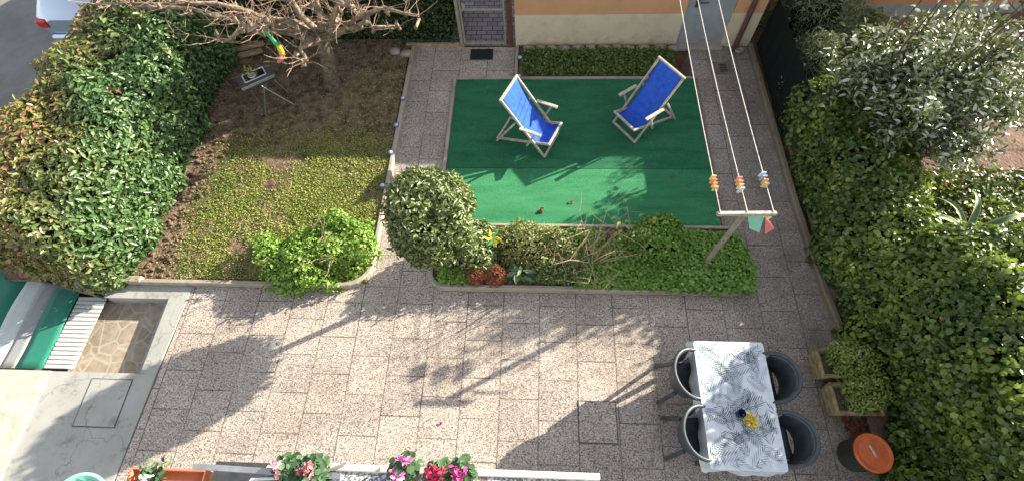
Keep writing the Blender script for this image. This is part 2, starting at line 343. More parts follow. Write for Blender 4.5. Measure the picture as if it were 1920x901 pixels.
M = {}
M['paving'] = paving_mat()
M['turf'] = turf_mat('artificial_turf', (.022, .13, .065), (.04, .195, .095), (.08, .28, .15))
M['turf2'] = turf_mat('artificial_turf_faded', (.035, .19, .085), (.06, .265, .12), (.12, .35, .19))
M['concrete'] = concrete_mat('painted_concrete', (.31, .31, .285), (.4, .395, .365))
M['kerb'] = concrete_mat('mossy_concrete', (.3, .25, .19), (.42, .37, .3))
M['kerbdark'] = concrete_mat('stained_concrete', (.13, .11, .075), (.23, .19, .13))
M['cream'] = concrete_mat('cream_render', (.52, .45, .36), (.6, .53, .43))
M['crazy'] = crazy_mat()
M['soil'] = mat('garden_soil', (.08, .055, .038), (.25, .175, .12), 9, .95, .1, bmp=.9, bd=.03, fine=28)
M['dirt'] = mat('dry_earth', (.16, .1, .075), (.26, .18, .14), 4, .95, .1, bmp=.7, bd=.03, fine=22)
M['asphalt'] = mat('asphalt', (.17, .165, .16), (.24, .23, .22), 2.0, .85, .25, bmp=.3, fine=90)
M['peach'] = wall_mat('peach_render', (.62, .33, .17), (.68, .37, .2))
M['creamwall'] = wall_mat('cream_wall', (.66, .55, .38), (.72, .61, .43))
M['orange'] = wall_mat('orange_render', (.6, .26, .12), (.66, .3, .14))
M['cobble'] = cobble_mat()
M['greydoor'] = mat('grey_painted_metal', (.3, .315, .32), (.36, .375, .375), 5, .45, .4, bmp=.05)
M['darkmetal'] = mat('dark_metal', (.05, .05, .055), (.09, .09, .095), 9, .5, .5, .3, bmp=.1)
M['greymetal'] = mat('galvanised_metal', (.4, .41, .42), (.52, .53, .54), 12, .38, .5, .7, bmp=.1)
M['whitemetal'] = mat('white_enamel', (.72, .73, .72), (.8, .8, .78), 10, .4, .4, bmp=.05)
M['brownmetal'] = mat('brown_painted_metal', (.09, .045, .03), (.14, .075, .05), 8, .5, .4, bmp=.1)
M['rust'] = mat('weathered_frame', (.3, .26, .2), (.42, .38, .31), 20, .6, .3, .2, bmp=.2)
M['rubber'] = mat('rubber_mat', (.012, .016, .014), (.03, .035, .03), 60, .9, .15, bmp=.6, bd=.01)
M['oldwood'] = mat('weathered_wood', (.38, .31, .24), (.56, .5, .43), 18, .7, .25, bmp=.4, fine=60)
M['greywood'] = mat('grey_post_wood', (.26, .21, .15), (.4, .34, .26), 14, .75, .2, bmp=.4, fine=50)
M['logwood'] = mat('raw_timber', (.3, .21, .12), (.46, .34, .21), 14, .8, .2, bmp=.4, fine=50)
M['blue'] = mat('blue_canvas', (.025, .09, .5), (.035, .13, .62), 14, .75, .2, bmp=.25, fine=160, bd=.003)
M['bark'] = mat('tree_bark', (.1, .075, .055), (.27, .21, .15), 14, .9, .15, bmp=.9, bd=.02, fine=40)
M['limb'] = mat('lichened_limb_bark', (.13, .095, .07), (.36, .29, .21), 18, .85, .2, bmp=.7, bd=.012, fine=60)
M['shoot'] = mat('pinkish_brown_shoot_bark', (.22, .14, .1), (.4, .28, .21), 10, .6, .35, bmp=.1)
M['twig'] = mat('dry_twig', (.26, .18, .11), (.46, .36, .24), 20, .8, .2, bmp=.2)
M['darktwig'] = mat('dark_twig', (.05, .035, .022), (.13, .095, .06), 20, .85, .2, bmp=.2)
M['core'] = mat('dark_core_fill', (.014, .022, .008), (.035, .04, .018), 14, .95, .05, bmp=.8, bd=.03, fine=40)  # dark leaf colour for the solid cores added inside bushes
M['resin'] = mat('dark_grey_resin', (.03, .04, .05), (.062, .07, .078), 9, .42, .5, bmp=.1)
M['stone'] = mat('rough_stone', (.24, .2, .16), (.42, .36, .29), 9, .9, .2, bmp=.7, bd=.015, fine=35)
M['trough'] = mat('mossy_trough_concrete', (.16, .115, .05), (.46, .36, .2), 7, .9, .15, bmp=.5, bd=.008, fine=45)
M['terra'] = mat('terracotta', (.5, .16, .075), (.6, .22, .11), 8, .75, .25, bmp=.15)
M['marble'] = mat('pink_marble', (.62, .5, .43), (.74, .62, .54), 6, .5, .4, bmp=.1)
M['binbody'] = mat('black_green_plastic', (.018, .022, .016), (.035, .04, .03), 12, .5, .4, bmp=.1)
M['orangelid'] = mat('orange_plastic', (.5, .1, .03), (.66, .15, .045), 8, .5, .4, bmp=.08)
M['pale'] = mat('pale_plastic', (.55, .52, .5), (.68, .65, .62), 12, .5, .4, bmp=.05)
M['carpaint'], _n, _p = newmat('silver_blue_car_paint', .25, .5, .6); _p.inputs['Base Color'].default_value = (.5, .58, .68, 1); _p.inputs['Coat Weight'].default_value = .6
M['glass'], _n, _p = newmat('dark_glass', .06, .6); _p.inputs['Base Color'].default_value = (.02, .03, .035, 1)
M['red'] = mat('red_plastic', (.5, .02, .02), (.6, .03, .03), 5, .3, .5, bmp=0)
M['blueglass'], _n, _p = newmat('blue_glass', .1, .6); _p.inputs['Base Color'].default_value = (.09, .15, .36, 1)
M['fence'] = mat('dark_shade_net', (.006, .012, .01), (.012, .02, .016), 70, .9, .1, bmp=.5, fine=200)
M['net'] = mat('perforated_screen', (.2, .21, .22), (.62, .62, .62), 42, .8, .2, bmp=.2, lo=.49, hi=.53, detail=1)
def flat(name, c, rough=.6): return mat(name, tuple(x*.9 for x in c), c, 14, rough, .3, bmp=.05)
for nm, c in (('peg_orange', (.75, .36, .16)), ('peg_yellow', (.72, .58, .26)), ('peg_red', (.7, .28, .25)), ('peg_white', (.7, .72, .75)), ('peg_blue', (.25, .4, .62)), ('sail_green', (.28, .6, .42)),
              ('sail_red', (.75, .2, .17)), ('sail_yellow', (.8, .6, .04)), ('sail_dgreen', (.05, .4, .15)), ('mint', (.3, .66, .5)), ('teal', (.02, .3, .22)), ('petal_pink', (.8, .25, .5)), ('petal_magenta', (.5, .06, .24)),
              ('petal_red', (.6, .04, .12)), ('petal_blush', (.8, .4, .42)), ('petal_dusk', (.6, .2, .22)), ('petal_white', (.8, .8, .76)), ('navy', (.01, .025, .12)), ('petal_yellow', (.8, .6, .06)), ('rope', (.75, .68, .62))):
    M[nm] = flat(nm, c)

L_ = {}
L_['photinia'] = leafmat('photinia_leaf', [(0, (.05, .1, .035)), (.4, (.085, .17, .055)), (.8, (.13, .235, .08)), (1, (.22, .34, .13))], .33, .6, .3,
    patch=[(0, (.13, .15, .03)), (.35, (.22, .25, .055)), (.55, (.3, .29, .09)), (.75, (.33, .2, .11)), (1, (.34, .13, .09))], pscale=1.1, plo=.42, phi=.85, grad=(-.38, -.06, 0, -2.08))
L_['dark'] = leafmat('dark_hedge_leaf', [(0, (.025, .05, .016)), (.6, (.05, .09, .028)), (1, (.1, .15, .05))], .45, .4, .15)
L_['ivy'] = leafmat('ivy_leaf', [(0, (.04, .08, .016)), (.5, (.085, .15, .03)), (.85, (.145, .225, .048)), (.975, (.24, .31, .09)), (1, (.3, .2, .07))], .33, .5, .36,
    patch=[(0, (.12, .2, .025)), (.6, (.26, .34, .05)), (1, (.4, .43, .1))], pscale=1.6, plo=.47, phi=.68)
L_['silver'] = leafmat('silver_leaf', [(0, (.075, .1, .032)), (.45, (.14, .18, .055)), (.68, (.24, .28, .11)), (.82, (.48, .5, .36)), (1, (.72, .72, .62))], .2, .9, .15)
L_['conifer'] = leafmat('grey_conifer_needle', [(0, (.09, .11, .055)), (.6, (.19, .21, .11)), (1, (.33, .35, .2))], .6, .3, .15)
L_['juniper'] = leafmat('yellow_green_conifer_needle', [(0, (.07, .1, .02)), (.6, (.14, .18, .03)), (1, (.22, .26, .06))], .6, .3, .15)
L_['pitto'] = leafmat('grey_green_leaf', [(0, (.065, .095, .026)), (.5, (.15, .2, .06)), (.85, (.27, .32, .12)), (1, (.42, .46, .22))], .4, .5, .18)
L_['clover'] = leafmat('clover_leaf', [(0, (.1, .21, .03)), (.5, (.175, .33, .05)), (1, (.3, .46, .1))], .5, .35, .3)
L_['clump'] = leafmat('bright_clump_leaf', [(0, (.12, .24, .035)), (.5, (.22, .38, .06)), (1, (.36, .5, .13))], .5, .35, .3)
L_['vincaleaf'] = leafmat('ground_cover_leaf', [(0, (.05, .11, .025)), (.5, (.09, .18, .04)), (1, (.2, .3, .1))], .42, .45, .25)
L_['lawn'] = leafmat('lawn_clover_leaf', [(0, (.19, .24, .05)), (.5, (.34, .39, .09)), (.85, (.46, .48, .14)), (1, (.48, .42, .2))], .6, .3, .25,
    patch=[(0, (.14, .22, .04)), (1, (.28, .38, .08))], pscale=.8, plo=.5, phi=.65)
L_['strip'] = leafmat('strip_ivy_leaf', [(0, (.05, .09, .018)), (.6, (.1, .17, .035)), (1, (.18, .24, .06))], .5, .4, .2)
L_['hebe'] = leafmat('variegated_leaf', [(0, (.11, .14, .035)), (.5, (.24, .27, .075)), (.8, (.44, .44, .18)), (1, (.6, .57, .32))], .45, .4, .2)
L_['heather'] = leafmat('rusty_heather_sprig', [(0, (.15, .05, .03)), (.6, (.3, .1, .06)), (1, (.42, .18, .1))], .7, .2, .15)
L_['lamb'] = leafmat('silver_grey_leaf', [(0, (.17, .25, .15)), (1, (.33, .42, .29))], .6, .3, .2)
L_['gera'] = leafmat('trough_plant_leaf', [(0, (.14, .2, .035)), (.6, (.28, .34, .07)), (1, (.44, .48, .16))], .45, .4, .25)
L_['cycl'] = leafmat('cyclamen_leaf', [(0, (.03, .08, .035)), (.6, (.07, .14, .06)), (1, (.17, .24, .13))], .5, .35, .2)
L_['dry'] = leafmat('dry_brown_leaf', [(0, (.2, .08, .035)), (1, (.34, .16, .07))], .7, .2, .1)
L_['redtip'] = leafmat('red_young_leaf', [(0, (.25, .06, .035)), (1, (.4, .14, .08))], .4, .4, .25)

# ------------------------------------------------------------------ setting: ground
def struct(mb, name, m, **k): return tag(mb.build(name, m, **k), kind='structure')
mb = MB(); mb.rect(-150, 150, -150, 150, -.8); struct(mb, 'ground', M['dirt'])
mb = MB()
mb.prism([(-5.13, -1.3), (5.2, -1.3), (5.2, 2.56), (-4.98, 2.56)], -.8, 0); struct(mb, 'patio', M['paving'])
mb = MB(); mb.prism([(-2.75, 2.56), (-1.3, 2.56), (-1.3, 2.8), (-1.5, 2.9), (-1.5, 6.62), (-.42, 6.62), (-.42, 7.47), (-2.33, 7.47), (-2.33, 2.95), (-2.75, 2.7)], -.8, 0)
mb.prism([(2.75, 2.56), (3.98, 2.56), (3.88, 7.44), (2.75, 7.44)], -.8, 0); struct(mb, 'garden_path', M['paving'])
# lawn and beds (soil), gently uneven
def soil_sheet(name, poly, z, amp, m, res=.09):
    P = np.array(poly); lo = P.min(0); hi = P.max(0); mb = MB(); nu = max(2, int((hi[0]-lo[0])/res)); nv = max(2, int((hi[1]-lo[1])/res))
    def fn(u, v):
        q = lo+(hi-lo)*np.array([u, v]); p3 = np.array([[q[0], q[1], 0]]); e = min(u, v, 1-u, 1-v)
        return (q[0], q[1], z+amp*float(lump(p3, 3.0)[0]+.5*lump(p3, 9.0)[0])*(1 if e > 0 else 0))
    mb.grid(fn, nu, nv); mb.prism([tuple(p) for p in poly], -.8, z-amp*2.2); return struct(mb, name, m, smooth=False)
soil_sheet('lawn_soil', [(-5.95, 2.66), (-2.42, 2.66), (-2.42, 7.5), (-5.95, 7.5)], .05, .012, M['soil'])
soil_sheet('hedge_soil', [(-7.9, 2.62), (-5.96, 2.62), (-5.96, 9.5), (-7.9, 9.5)], .04, .012, M['soil'])
soil_sheet('flower_bed_soil', [(-1.42, 2.64), (2.9, 2.64), (2.9, 3.56), (-1.42, 3.56)], .06, .015, M['soil'])
soil_sheet('ivy_strip_soil', [(-.36, 6.66), (2.45, 6.66), (2.45, 7.36), (-.36, 7.36)], .04, .01, M['soil'])
mb = MB(); mb.prism([(-1.5, 3.62), (2.745, 3.62), (2.745, 6.61), (-1.5, 6.61)], -.8, .012); struct(mb, 'turf_base', M['kerb'])
def garden_z(x, y):
    p = np.array([[x, y, 0]]); return .08+.05*float(lump(p, 1.3)[0])+.03*max(0, x-5)
mb = MB(); mb.grid(lambda u, v: (4.0+12*u, -3+11.6*v, garden_z(4+12*u, -3+11.6*v)), 40, 40); struct(mb, 'neighbour_garden', M['dirt'])
mb = MB(); mb.rect(-40, -7.95, -30, 60, -.25); struct(mb, 'road', M['asphalt'])
mb = MB(); mb.rect(-2.6, -.45, 7.5, 14, .004); struct(mb, 'paved_yard', M['cobble'])
mb = MB(); mb.rect(-7.9, -2.62, 9.5, 20, .0); struct(mb, 'back_yard', M['dirt'])
# concrete apron by the sunken landing
mb = MB(); mb.prism([(-6.52, -1.3), (-5.14, -1.3), (-5.06, 1.3), (-6.52, 1.3)], -.8, .006)
mb.prism([(-5.27, 1.3), (-5.06, 1.3), (-4.985, 2.56), (-5.27, 2.56)], -.8, .012)
mb.prism([(-6.25, 2.36), (-5.27, 2.36), (-5.27, 2.56), (-6.25, 2.56)], -.8, .010); struct(mb, 'concrete_floor', M['concrete'])
mb = MB(); mb.rect(-6.5, -5.4, 1.3, 2.37, -.2); struct(mb, 'sunken_landing', M['crazy'])
mb = MB(); mb.box((-5.335, 1.83, -.17), (.12, 1.05, .16), bev=.01); struct(mb, 'landing_step', M['concrete'])
mb = MB(); mb.prism([(-9.5, -1.3), (-6.523, -1.3), (-6.523, 1.3), (-9.5, 1.3)], -.8, .03); struct(mb, 'cream_floor', M['cream'])
mb = MB(); mb.rect(-9.5, -6.5, 1.3, 3.2, -.5); struct(mb, 'lower_floor', M['asphalt'])

# ------------------------------------------------------------------ kerbs and low walls
def kerb(label, pts, wd, h, m, z0=-.05):
    mb = MB(); mb.wall_path(pts, wd, z0, h); o = mb.build('kerb', m); return tag(o, label, 'kerb', 'concrete kerbs edging the garden beds')
def arc(c, r, a0, a1, n=6): return [(c[0]+r*math.cos(math.radians(a0+(a1-a0)*i/n)), c[1]+r*math.sin(math.radians(a0+(a1-a0)*i/n))) for i in range(n+1)]
kerb('low kerb around the lawn, turning the corner at the bright green clump', [(-5.75, 2.6)]+arc((-2.75, 2.98), .38, -90, -12, 5)+[(-2.375, 3.3), (-2.345, 7.4)], .07, .1, M['kerb'])
kerb('low kerb with rounded corners around the flower bed in front of the patio', arc((2.7, 2.85), .25, 60, -90, 6)+arc((-1.28, 2.82), .22, -90, -180, 6)+[(-1.5, 3.5)], .07, .12, M['kerb'])
kerb('pale kerb between the flower bed and the bottom edge of the green turf', [(-1.49, 3.6), (2.8, 3.6)], .05, .1, M['kerb'])
kerb('thin kerb along the left edge of the green turf', [(-1.5, 3.64), (-1.5, 6.64)], .055, .06, M['kerb'])
kerb('thin kerb between the green turf and the ivy strip under the wall', [(-1.46, 6.635), (2.74, 6.635)], .05, .06, M['kerb'])
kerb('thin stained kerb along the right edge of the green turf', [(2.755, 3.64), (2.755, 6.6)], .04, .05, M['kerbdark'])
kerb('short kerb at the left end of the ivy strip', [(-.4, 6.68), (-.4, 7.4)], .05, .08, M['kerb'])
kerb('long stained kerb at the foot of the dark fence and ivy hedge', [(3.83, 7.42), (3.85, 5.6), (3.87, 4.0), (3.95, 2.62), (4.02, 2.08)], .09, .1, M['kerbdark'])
mb = MB(); mb.bar((-6.95, 2.62, .0), (-5.72, 2.62, .0), .1, .24, bev=.012)
tag(mb.build('low_wall', M['kerb']), 'short low beige wall under the front of the photinia hedge', 'wall')

# covers in the paving
def cover(label, x0, x1, y0, y1, z, m, grp=None):
    t = thing('inspection_cover', label, 'cover', ((x0+x1)/2, (y0+y1)/2, z), group='inspection covers')
    mb = MB(); mb.box(((x0+x1)/2, (y0+y1)/2, z+.002), (x1-x0, y1-y0, .012)); mb.build('joint_frame', M['darkmetal'], t)
    mb = MB(); mb.box(((x0+x1)/2, (y0+y1)/2, z+.008), (x1-x0-.022, y1-y0-.022, .012), bev=.002); mb.build('lid', m, t)
cover('square pebble covered inspection cover with dark joint in the patio slabs', .55, 1.03, .62, 1.12, -.002, M['paving'])
cover('flat grey concrete inspection cover in the concrete floor', -5.91, -5.34, .61, 1.22, .004, M['concrete'])
t = thing('drain_grate', 'small square drain grate with slots on the path by the grey door', 'drain', (3.28, 6.9, 0))
mb = MB(); mb.box((3.28, 6.9, .004), (.3, .3, .012), bev=.003); mb.build('plate', M['kerbdark'], t)
mb = MB()
for i in range(5):
    if i != 2: pass
    mb.box((3.28, 6.82+.04*i, .011), (.13, .018, .006))
mb.build('slot', M['rubber'], t)
mb = MB(); mb.box((-1.06, 7.27, .008), (.42, .27, .014), bev=.004); tag(mb.build('doormat', M['rubber']), 'black rubber doormat in front of the mesh gate', 'doormat')

# ------------------------------------------------------------------ turf mats
def turf_strip(label, x0, x1, y0, y1, z, m, nm='turf_mat'):
    mb = MB()
    def fn(u, v):
        x = x0+(x1-x0)*u; y = y0+(y1-y0)*v; p = np.array([[x, y, 0]]); return (x, y, z+.004*float(lump(p, 2.2)[0]))
    mb.grid(fn, 60, 40); mb.prism([(x0, y0), (x1, y0), (x1, y1), (x0, y1)], .013, z-.012)
    return tag(mb.build(nm, m, smooth=True), label, 'turf mat', 'strips of artificial turf')
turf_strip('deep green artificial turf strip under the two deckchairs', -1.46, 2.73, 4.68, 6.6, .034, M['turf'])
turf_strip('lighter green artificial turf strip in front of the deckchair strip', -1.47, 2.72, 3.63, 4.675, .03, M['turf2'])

# ------------------------------------------------------------------ house with peach wall
H = thing('garden_building', 'low peach and cream rendered building with grey metal door', 'building', (1.7, 7.45, 0))
x0, x1, yf, yb, ht = -.43, 3.81, 7.45, 12.5, 2.05
mb = MB(); mb.prism([(x0, yf), (2.5, yf), (2.5, yf+.2), (x0, yf+.2)], 0, .7); mb.prism([(3.31, yf), (x1, yf), (x1, yf+.2), (3.31, yf+.2)], 0, .7)
mb.prism([(x1-.2, yf+.2), (x1, yf+.2), (x1, yb), (x1-.2, yb)], 0, .7); mb.prism([(x0, yf+.2), (x0+.2, yf+.2), (x0+.2, yb), (x0, yb)], 0, .7); mb.build('plinth_wall', M['creamwall'], H)
mb = MB(); mb.prism([(x0, yf), (2.5, yf), (2.5, yf+.2), (x0, yf+.2)], .7, ht); mb.prism([(3.31, yf), (x1, yf), (x1, yf+.2), (3.31, yf+.2)], .7, ht); mb.prism([(2.5, yf), (3.31, yf), (3.31, yf+.2), (2.5, yf+.2)], 1.98, ht)
mb.prism([(x1-.2, yf+.2), (x1, yf+.2), (x1, yb), (x1-.2, yb)], .7, ht); mb.prism([(x0, yf+.2), (x0+.2, yf+.2), (x0+.2, yb), (x0, yb)], .7, ht); mb.build('upper_wall', M['peach'], H)
mb = MB(); mb.prism([(x0-.02, yf-.02), (x1+.02, yf-.02), (x1+.02, yb), (x0-.02, yb)], ht, ht+.06); mb.build('roof', M['concrete'], H)
mb = MB(); mb.box((2.905, yf+.06, 1.0), (.80, .05, 1.94)); d = mb.build('door', M['greydoor'], H)
mb = MB(); mb.tube([(2.66, yf+.03, .93), (2.66, yf-.045, .93), (2.82, yf-.05, .945)], .014, 8); mb.box((2.66, yf+.03, .9), (.05, .012, .2)); mb.build('handle', M['darkmetal'], d)
mb = MB(); mb.box((2.905, yf-.03, .03), (.84, .16, .06), bev=.008); mb.build('threshold', M['kerb'], H)
mb = MB(); mb.tube([(3.56, yf-.06, 2.04), (3.56, yf-.06, .05), (3.56, yf-.13, .02)], .045, 12); mb.build('downspout', M['brownmetal'], H)
mb = MB(); mb.box((1.05, yf-.012, .03), (2.9, .02, .06)); mb.build('base_strip', M['kerbdark'], H)
mb = MB(); mb.tube([(3.62+.06*math.cos(a*.5), 7.3+.045*math.sin(a*.5), .03+.002*a) for a in range(16)], .02, 8)
tag(mb.build('hose', M['rust'], smooth=True), 'short curled hose end on the ground by the brown downspout', 'hose')

# gate
gt = thing('mesh_gate', 'tall metal frame gate with wire mesh beside the peach building', 'gate', (-.95, 7.5, 0))
mb = MB(); mb.box((-.53, 7.5, 1.0), (.1, .1, 2.0), bev=.006); mb.build('post', M['brownmetal'], gt)
mb = MB(); mb.box((-1.44, 7.5, 1.0), (.06, .06, 2.0), bev=.006); mb.build('post', M['rust'], gt)
mb = MB()
mb.bar((-1.38, 7.5, .07), (-.62, 7.5, .07), .035, .035); mb.bar((-1.38, 7.5, .78), (-.62, 7.5, .78), .03, .03); mb.bar((-1.38, 7.5, 1.9), (-.62, 7.5, 1.9), .035, .035)
mb.bar((-1.38, 7.5, .05), (-1.38, 7.5, 1.92), .035, .035); mb.bar((-.62, 7.5, .05), (-.62, 7.5, 1.92), .035, .035); mb.build('gate_frame', M['rust'], gt)
mb = MB()
for i in range(16): mb.tube([(-1.36+.048*i, 7.5, .08), (-1.36+.048*i, 7.5, 1.88)], .0016, 4, False)
for i in range(37): mb.tube([(-1.37, 7.502, .1+.048*i), (-.63, 7.502, .1+.048*i)], .0016, 4, False)
mb.build('wire_mesh', M['darkmetal'], gt)
mb = MB(); mb.box((-1.31, 7.46, .86), (.06, .03, .12), bev=.006); mb.build('latch', M['rust'], gt)
mb = MB(); mb.box((-1.95, 7.49, .02), (1.1, .06, .12), bev=.01); tag(mb.build('kerb', M['logwood']), 'brown timber edge under the dark hedge left of the gate', 'edging')

# second building, right background
H2 = thing('apartment_building', 'orange rendered building with grey base beyond the silver shrub', 'building', (7.7, 8.1, 0))
mb = MB(); mb.box((7.75, 10.75, .2), (7.1, 5.4, .4)); mb.build('plinth_wall', M['concrete'], H2)
mb = MB(); mb.box((7.75, 10.75, 1.42), (7.1, 5.4, 2.04)); mb.build('upper_wall', M['orange'], H2)
mb = MB(); mb.box((7.75, 10.75, 2.47), (7.16, 5.44, .06)); mb.build('roof', M['concrete'], H2)

# ------------------------------------------------------------------ stones under the wall
def stone_mesh(sx, sy, sz, seed):
    rg = np.random.default_rng(seed); mb = MB(); nt_, npn = 10, 6; V = []; ph = rg.uniform(0, 6, 3)
    for j in range(npn+1):
        b = math.pi*(j/npn-.5)
        for i in range(nt_):
            a = 2*math.pi*i/nt_; k = 1+.14*math.sin(2*a+ph[0])+.1*math.sin(3*a+ph[1]+2*b); e = .7
            cx, sx_ = math.cos(b), math.sin(b)
            V.append((sx*k*abs(cx)**e*math.copysign(abs(math.cos(a))**e, math.cos(a)), sy*k*abs(cx)**e*math.copysign(abs(math.sin(a))**e, math.sin(a)), sz*math.copysign(abs(sx_)**e, sx_)))
    mb.add(V, [(j*nt_+i, j*nt_+(i+1) % nt_, (j+1)*nt_+(i+1) % nt_, (j+1)*nt_+i) for j in range(npn) for i in range(nt_)]); return mb
sx_ = -.3; k = 0
while sx_ < 2.4:
    wd = random.uniform(.09, .16); o = stone_mesh(wd, .07, .06, k).build('edging_stone', M['stone'], smooth=True)
    o.location = (sx_+wd, 7.35+random.uniform(-.02, .02), .06); o.rotation_euler = (0, 0, random.uniform(-.15, .15))
    tag(o, 'rough stone in the row edging the ivy strip below the cream wall', 'stone', 'edging stones below the cream wall'); sx_ += wd*2+.012; k += 1
for i, (px, py, lab) in enumerate(((741, 97, 'flat brown stone between tree trunk and path edge'), (762, 101, 'brown stone at the corner of lawn and path'))):
    o = stone_mesh(.12, .07, .06, 40+i).build('edging_stone', M['stone'], smooth=True); o.location = G(px, py, .07); tag(o, lab, 'stone')

# ------------------------------------------------------------------ dark fence right of the path
fz = thing('net_fence', 'black green shade net fence beside the path by the peach building', 'fence', (3.93, 6.4, 0))
mb = MB(); mb.grid(lambda u, v: (3.95+.012*math.sin(u*40)*math.sin(v*3), 5.35+2.1*u, .05+.95*v), 40, 4); mb.build('shade_net', M['fence'], fz)
for i in range(5):
    mb = MB(); mb.tube([(3.98, 5.37+.515*i, 0), (3.98, 5.37+.515*i, 1.02)], .02, 8); mb.build('post', M['darkmetal'], fz)

# ------------------------------------------------------------------ lawn
def lawn_density(p):
    x, y = p[:, 0], p[:, 1]; d = np.clip((x+5.55)/1.1, 0, 1)*.95+.02; d = np.where(y > 4.5, d*np.clip(1-(y-4.3)*.75, .08, 1), d)
    return np.clip(d*(.8+.45*lump(p, 2.4)+.4*lump(p, 7.0)), .01, 1)
p = poly_pts([(-5.85, 2.66), (-2.42, 2.66), (-2.4, 7.4), (-5.85, 7.4)], 210000, .05); p = p[RNG.random(len(p)) < lawn_density(p)]; p[:, 2] += RNG.uniform(0, .025, len(p))
o = leafmesh('lawn', [leaves_arr(p, np.tile([0, 0, 1.0], (len(p), 1)), .021, .014, 1.0, .2, .2, .5)], L_['lawn']); tag(o, kind='stuff')
# earth clods along the hedge edge
mbc = MB(); 
for i in range(260):
    x = -5.75+abs(random.gauss(0, .35)); y = random.uniform(2.7, 6.8); s = random.uniform(.01, .035); q = stone_mesh(s, s*.8, s*.6, i)
    mbc.add([(v[0]+x, v[1]+y, v[2]+.06) for v in q.v], q.f)
tag(mbc.build('earth_clods', M['soil']), kind='stuff')

# ------------------------------------------------------------------ left hedge
hd = thing('photinia_hedge', 'large glossy photinia hedge with reddish young leaves beside the lawn', 'hedge', (-6.6, 5.4, 0))
f = rough_sdf(sd_box((-6.56, 5.7, .72), (.84, 3.2, .80), .35), .10, 2.6)
lo, hi = (-7.7, 2.3, 0), (-5.5, 9.5, 1.8)
P, N = shell(f, lo, hi, 50000, .24)
leafmesh('foliage', [leaves_arr(P+N*.04+N*.06*np.maximum(0, lump(P, 11.0))[:, None], N, .078, .038, .6, .35, .2, .5)], L_['photinia'], hd)
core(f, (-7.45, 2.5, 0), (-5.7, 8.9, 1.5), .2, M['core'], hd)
A = []; V = []
for i in range(48):                                             # tufts of young red leaves at the shoot tips
    k = RNG.integers(len(P)); 
    if N[k, 2] < .3: continue
    q = np.repeat(P[k][None]+N[k]*.07, 7, 0)+RNG.normal(size=(7, 3))*.02; A.append(leaves_arr(P[k][None]+N[k]*.07+RNG.normal(size=(7, 3))*.008, np.repeat(N[k][None], 7, 0), .085, .034, .8, .2))
for q in A: leafmesh('young_shoot', [q], L_['redtip'], hd)
mb = MB()
for i in range(14): y = 2.9+.42*i; mb.tube([(-6.5+random.uniform(-.2, .2), y, 0), (-6.5+random.uniform(-.3, .3), y+.05, .5), (-6.5+random.uniform(-.5, .5), y+.1, 1.1)], [.03, .025, .012], 6)
mb.build('stems', M['darktwig'], hd)

# back hedge
hb = thing('clipped_hedge', 'clipped dark green hedge behind the bare tree, left of the gate', 'hedge', (-3.7, 7.9, 0))
f2 = rough_sdf(sd_box((-3.75, 8.0, 1.1), (2.28, .5, 1.2), .15), .05, 3.5)
P, N = shell(f2, (-6.2, 7.3, 0), (-1.3, 8.7, 2.5), 30000, .14)
leafmesh('foliage', [leaves_arr(P+N*.02, N, .048, .026, .6, .2)], L_['dark'], hb)
mb = MB(); mb.box((-3.75, 8.0, 1.05), (4.25, .72, 2.1), bev=.1); mb.build('dark_core', M['core'], hb)  # dark box added behind the leaves to close the gaps

# ------------------------------------------------------------------ ivy mass and shrubs, right garden
iv = thing('ivy_hedge', 'tall dense ivy hedge along the right kerb, shading the patio', 'hedge', (4.6, 1.5, 0))
fi = rough_sdf(sd_union(sd_box((5.05, .75, .8), (.68, 2.0, .88), .34), sd_ell((4.72, 2.1, .9), (.62, .7, .78)), sd_box((4.6, 3.9, .45), (.58, 1.9, .55), .35), sd_ell((4.6, 3.4, .6), (.5, .9, .5)), sd_box((4.8, 1.1, .25), (.5, 1.6, .3), .2), sd_box((4.38, 3.7, .2), (.36, 1.75, .28), .08), sd_box((4.5, .2, .2), (.36, .7, .25), .1)), 0.15, 2.8)
P, N = shell(fi, (3.7, -2, 0), (6, 6, 2.3), 80000, .2); 
leafmesh('foliage', [leaves_arr(P+N*.03+N*.07*np.maximum(0, lump(P, 9.0))[:, None], N, .056, .048, .6, .25, .15, .5, .4)], L_['ivy'], iv)
mb = MB(); mb.box((5.1, .75, .72), (1.0, 3.6, 1.4), bev=.22); mb.box((4.62, 3.7, .36), (.75, 3.2, .64), bev=.2); mb.box((4.72, 2.1, .7), (.75, .9, 1.2), bev=.2); mb.build('dark_core', M['core'], iv)  # dark boxes added inside the ivy so nothing shows through
gi = poly_pts([(4.9, 0), (13, 0), (13, 4.55), (4.9, 4.55)], 42000); gz = np.array([garden_z(a, b) for a, b in gi[:, :2]]); gi[:, 2] = gz+RNG.uniform(.02, .22, len(gi))+.08*lump(gi, 2.2)
o = leafmesh('ivy_ground_cover', [leaves_arr(gi, np.tile([0, 0, 1.0], (len(gi), 1)), 0.066, .052, .6, .4, .15)], L_['ivy']); tag(o, kind='stuff')
gi = poly_pts([(4.0, 5.0), (6.2, 5.0), (6.2, 8.4), (4.0, 8.4)], 5000); gi[:, 2] = .1+RNG.uniform(.02, .25, len(gi))
o = leafmesh('undergrowth', [leaves_arr(gi, np.tile([0, 0, 1.0], (len(gi), 1)), .07, .045, .6, .3)], L_['ivy']); tag(o, kind='stuff')

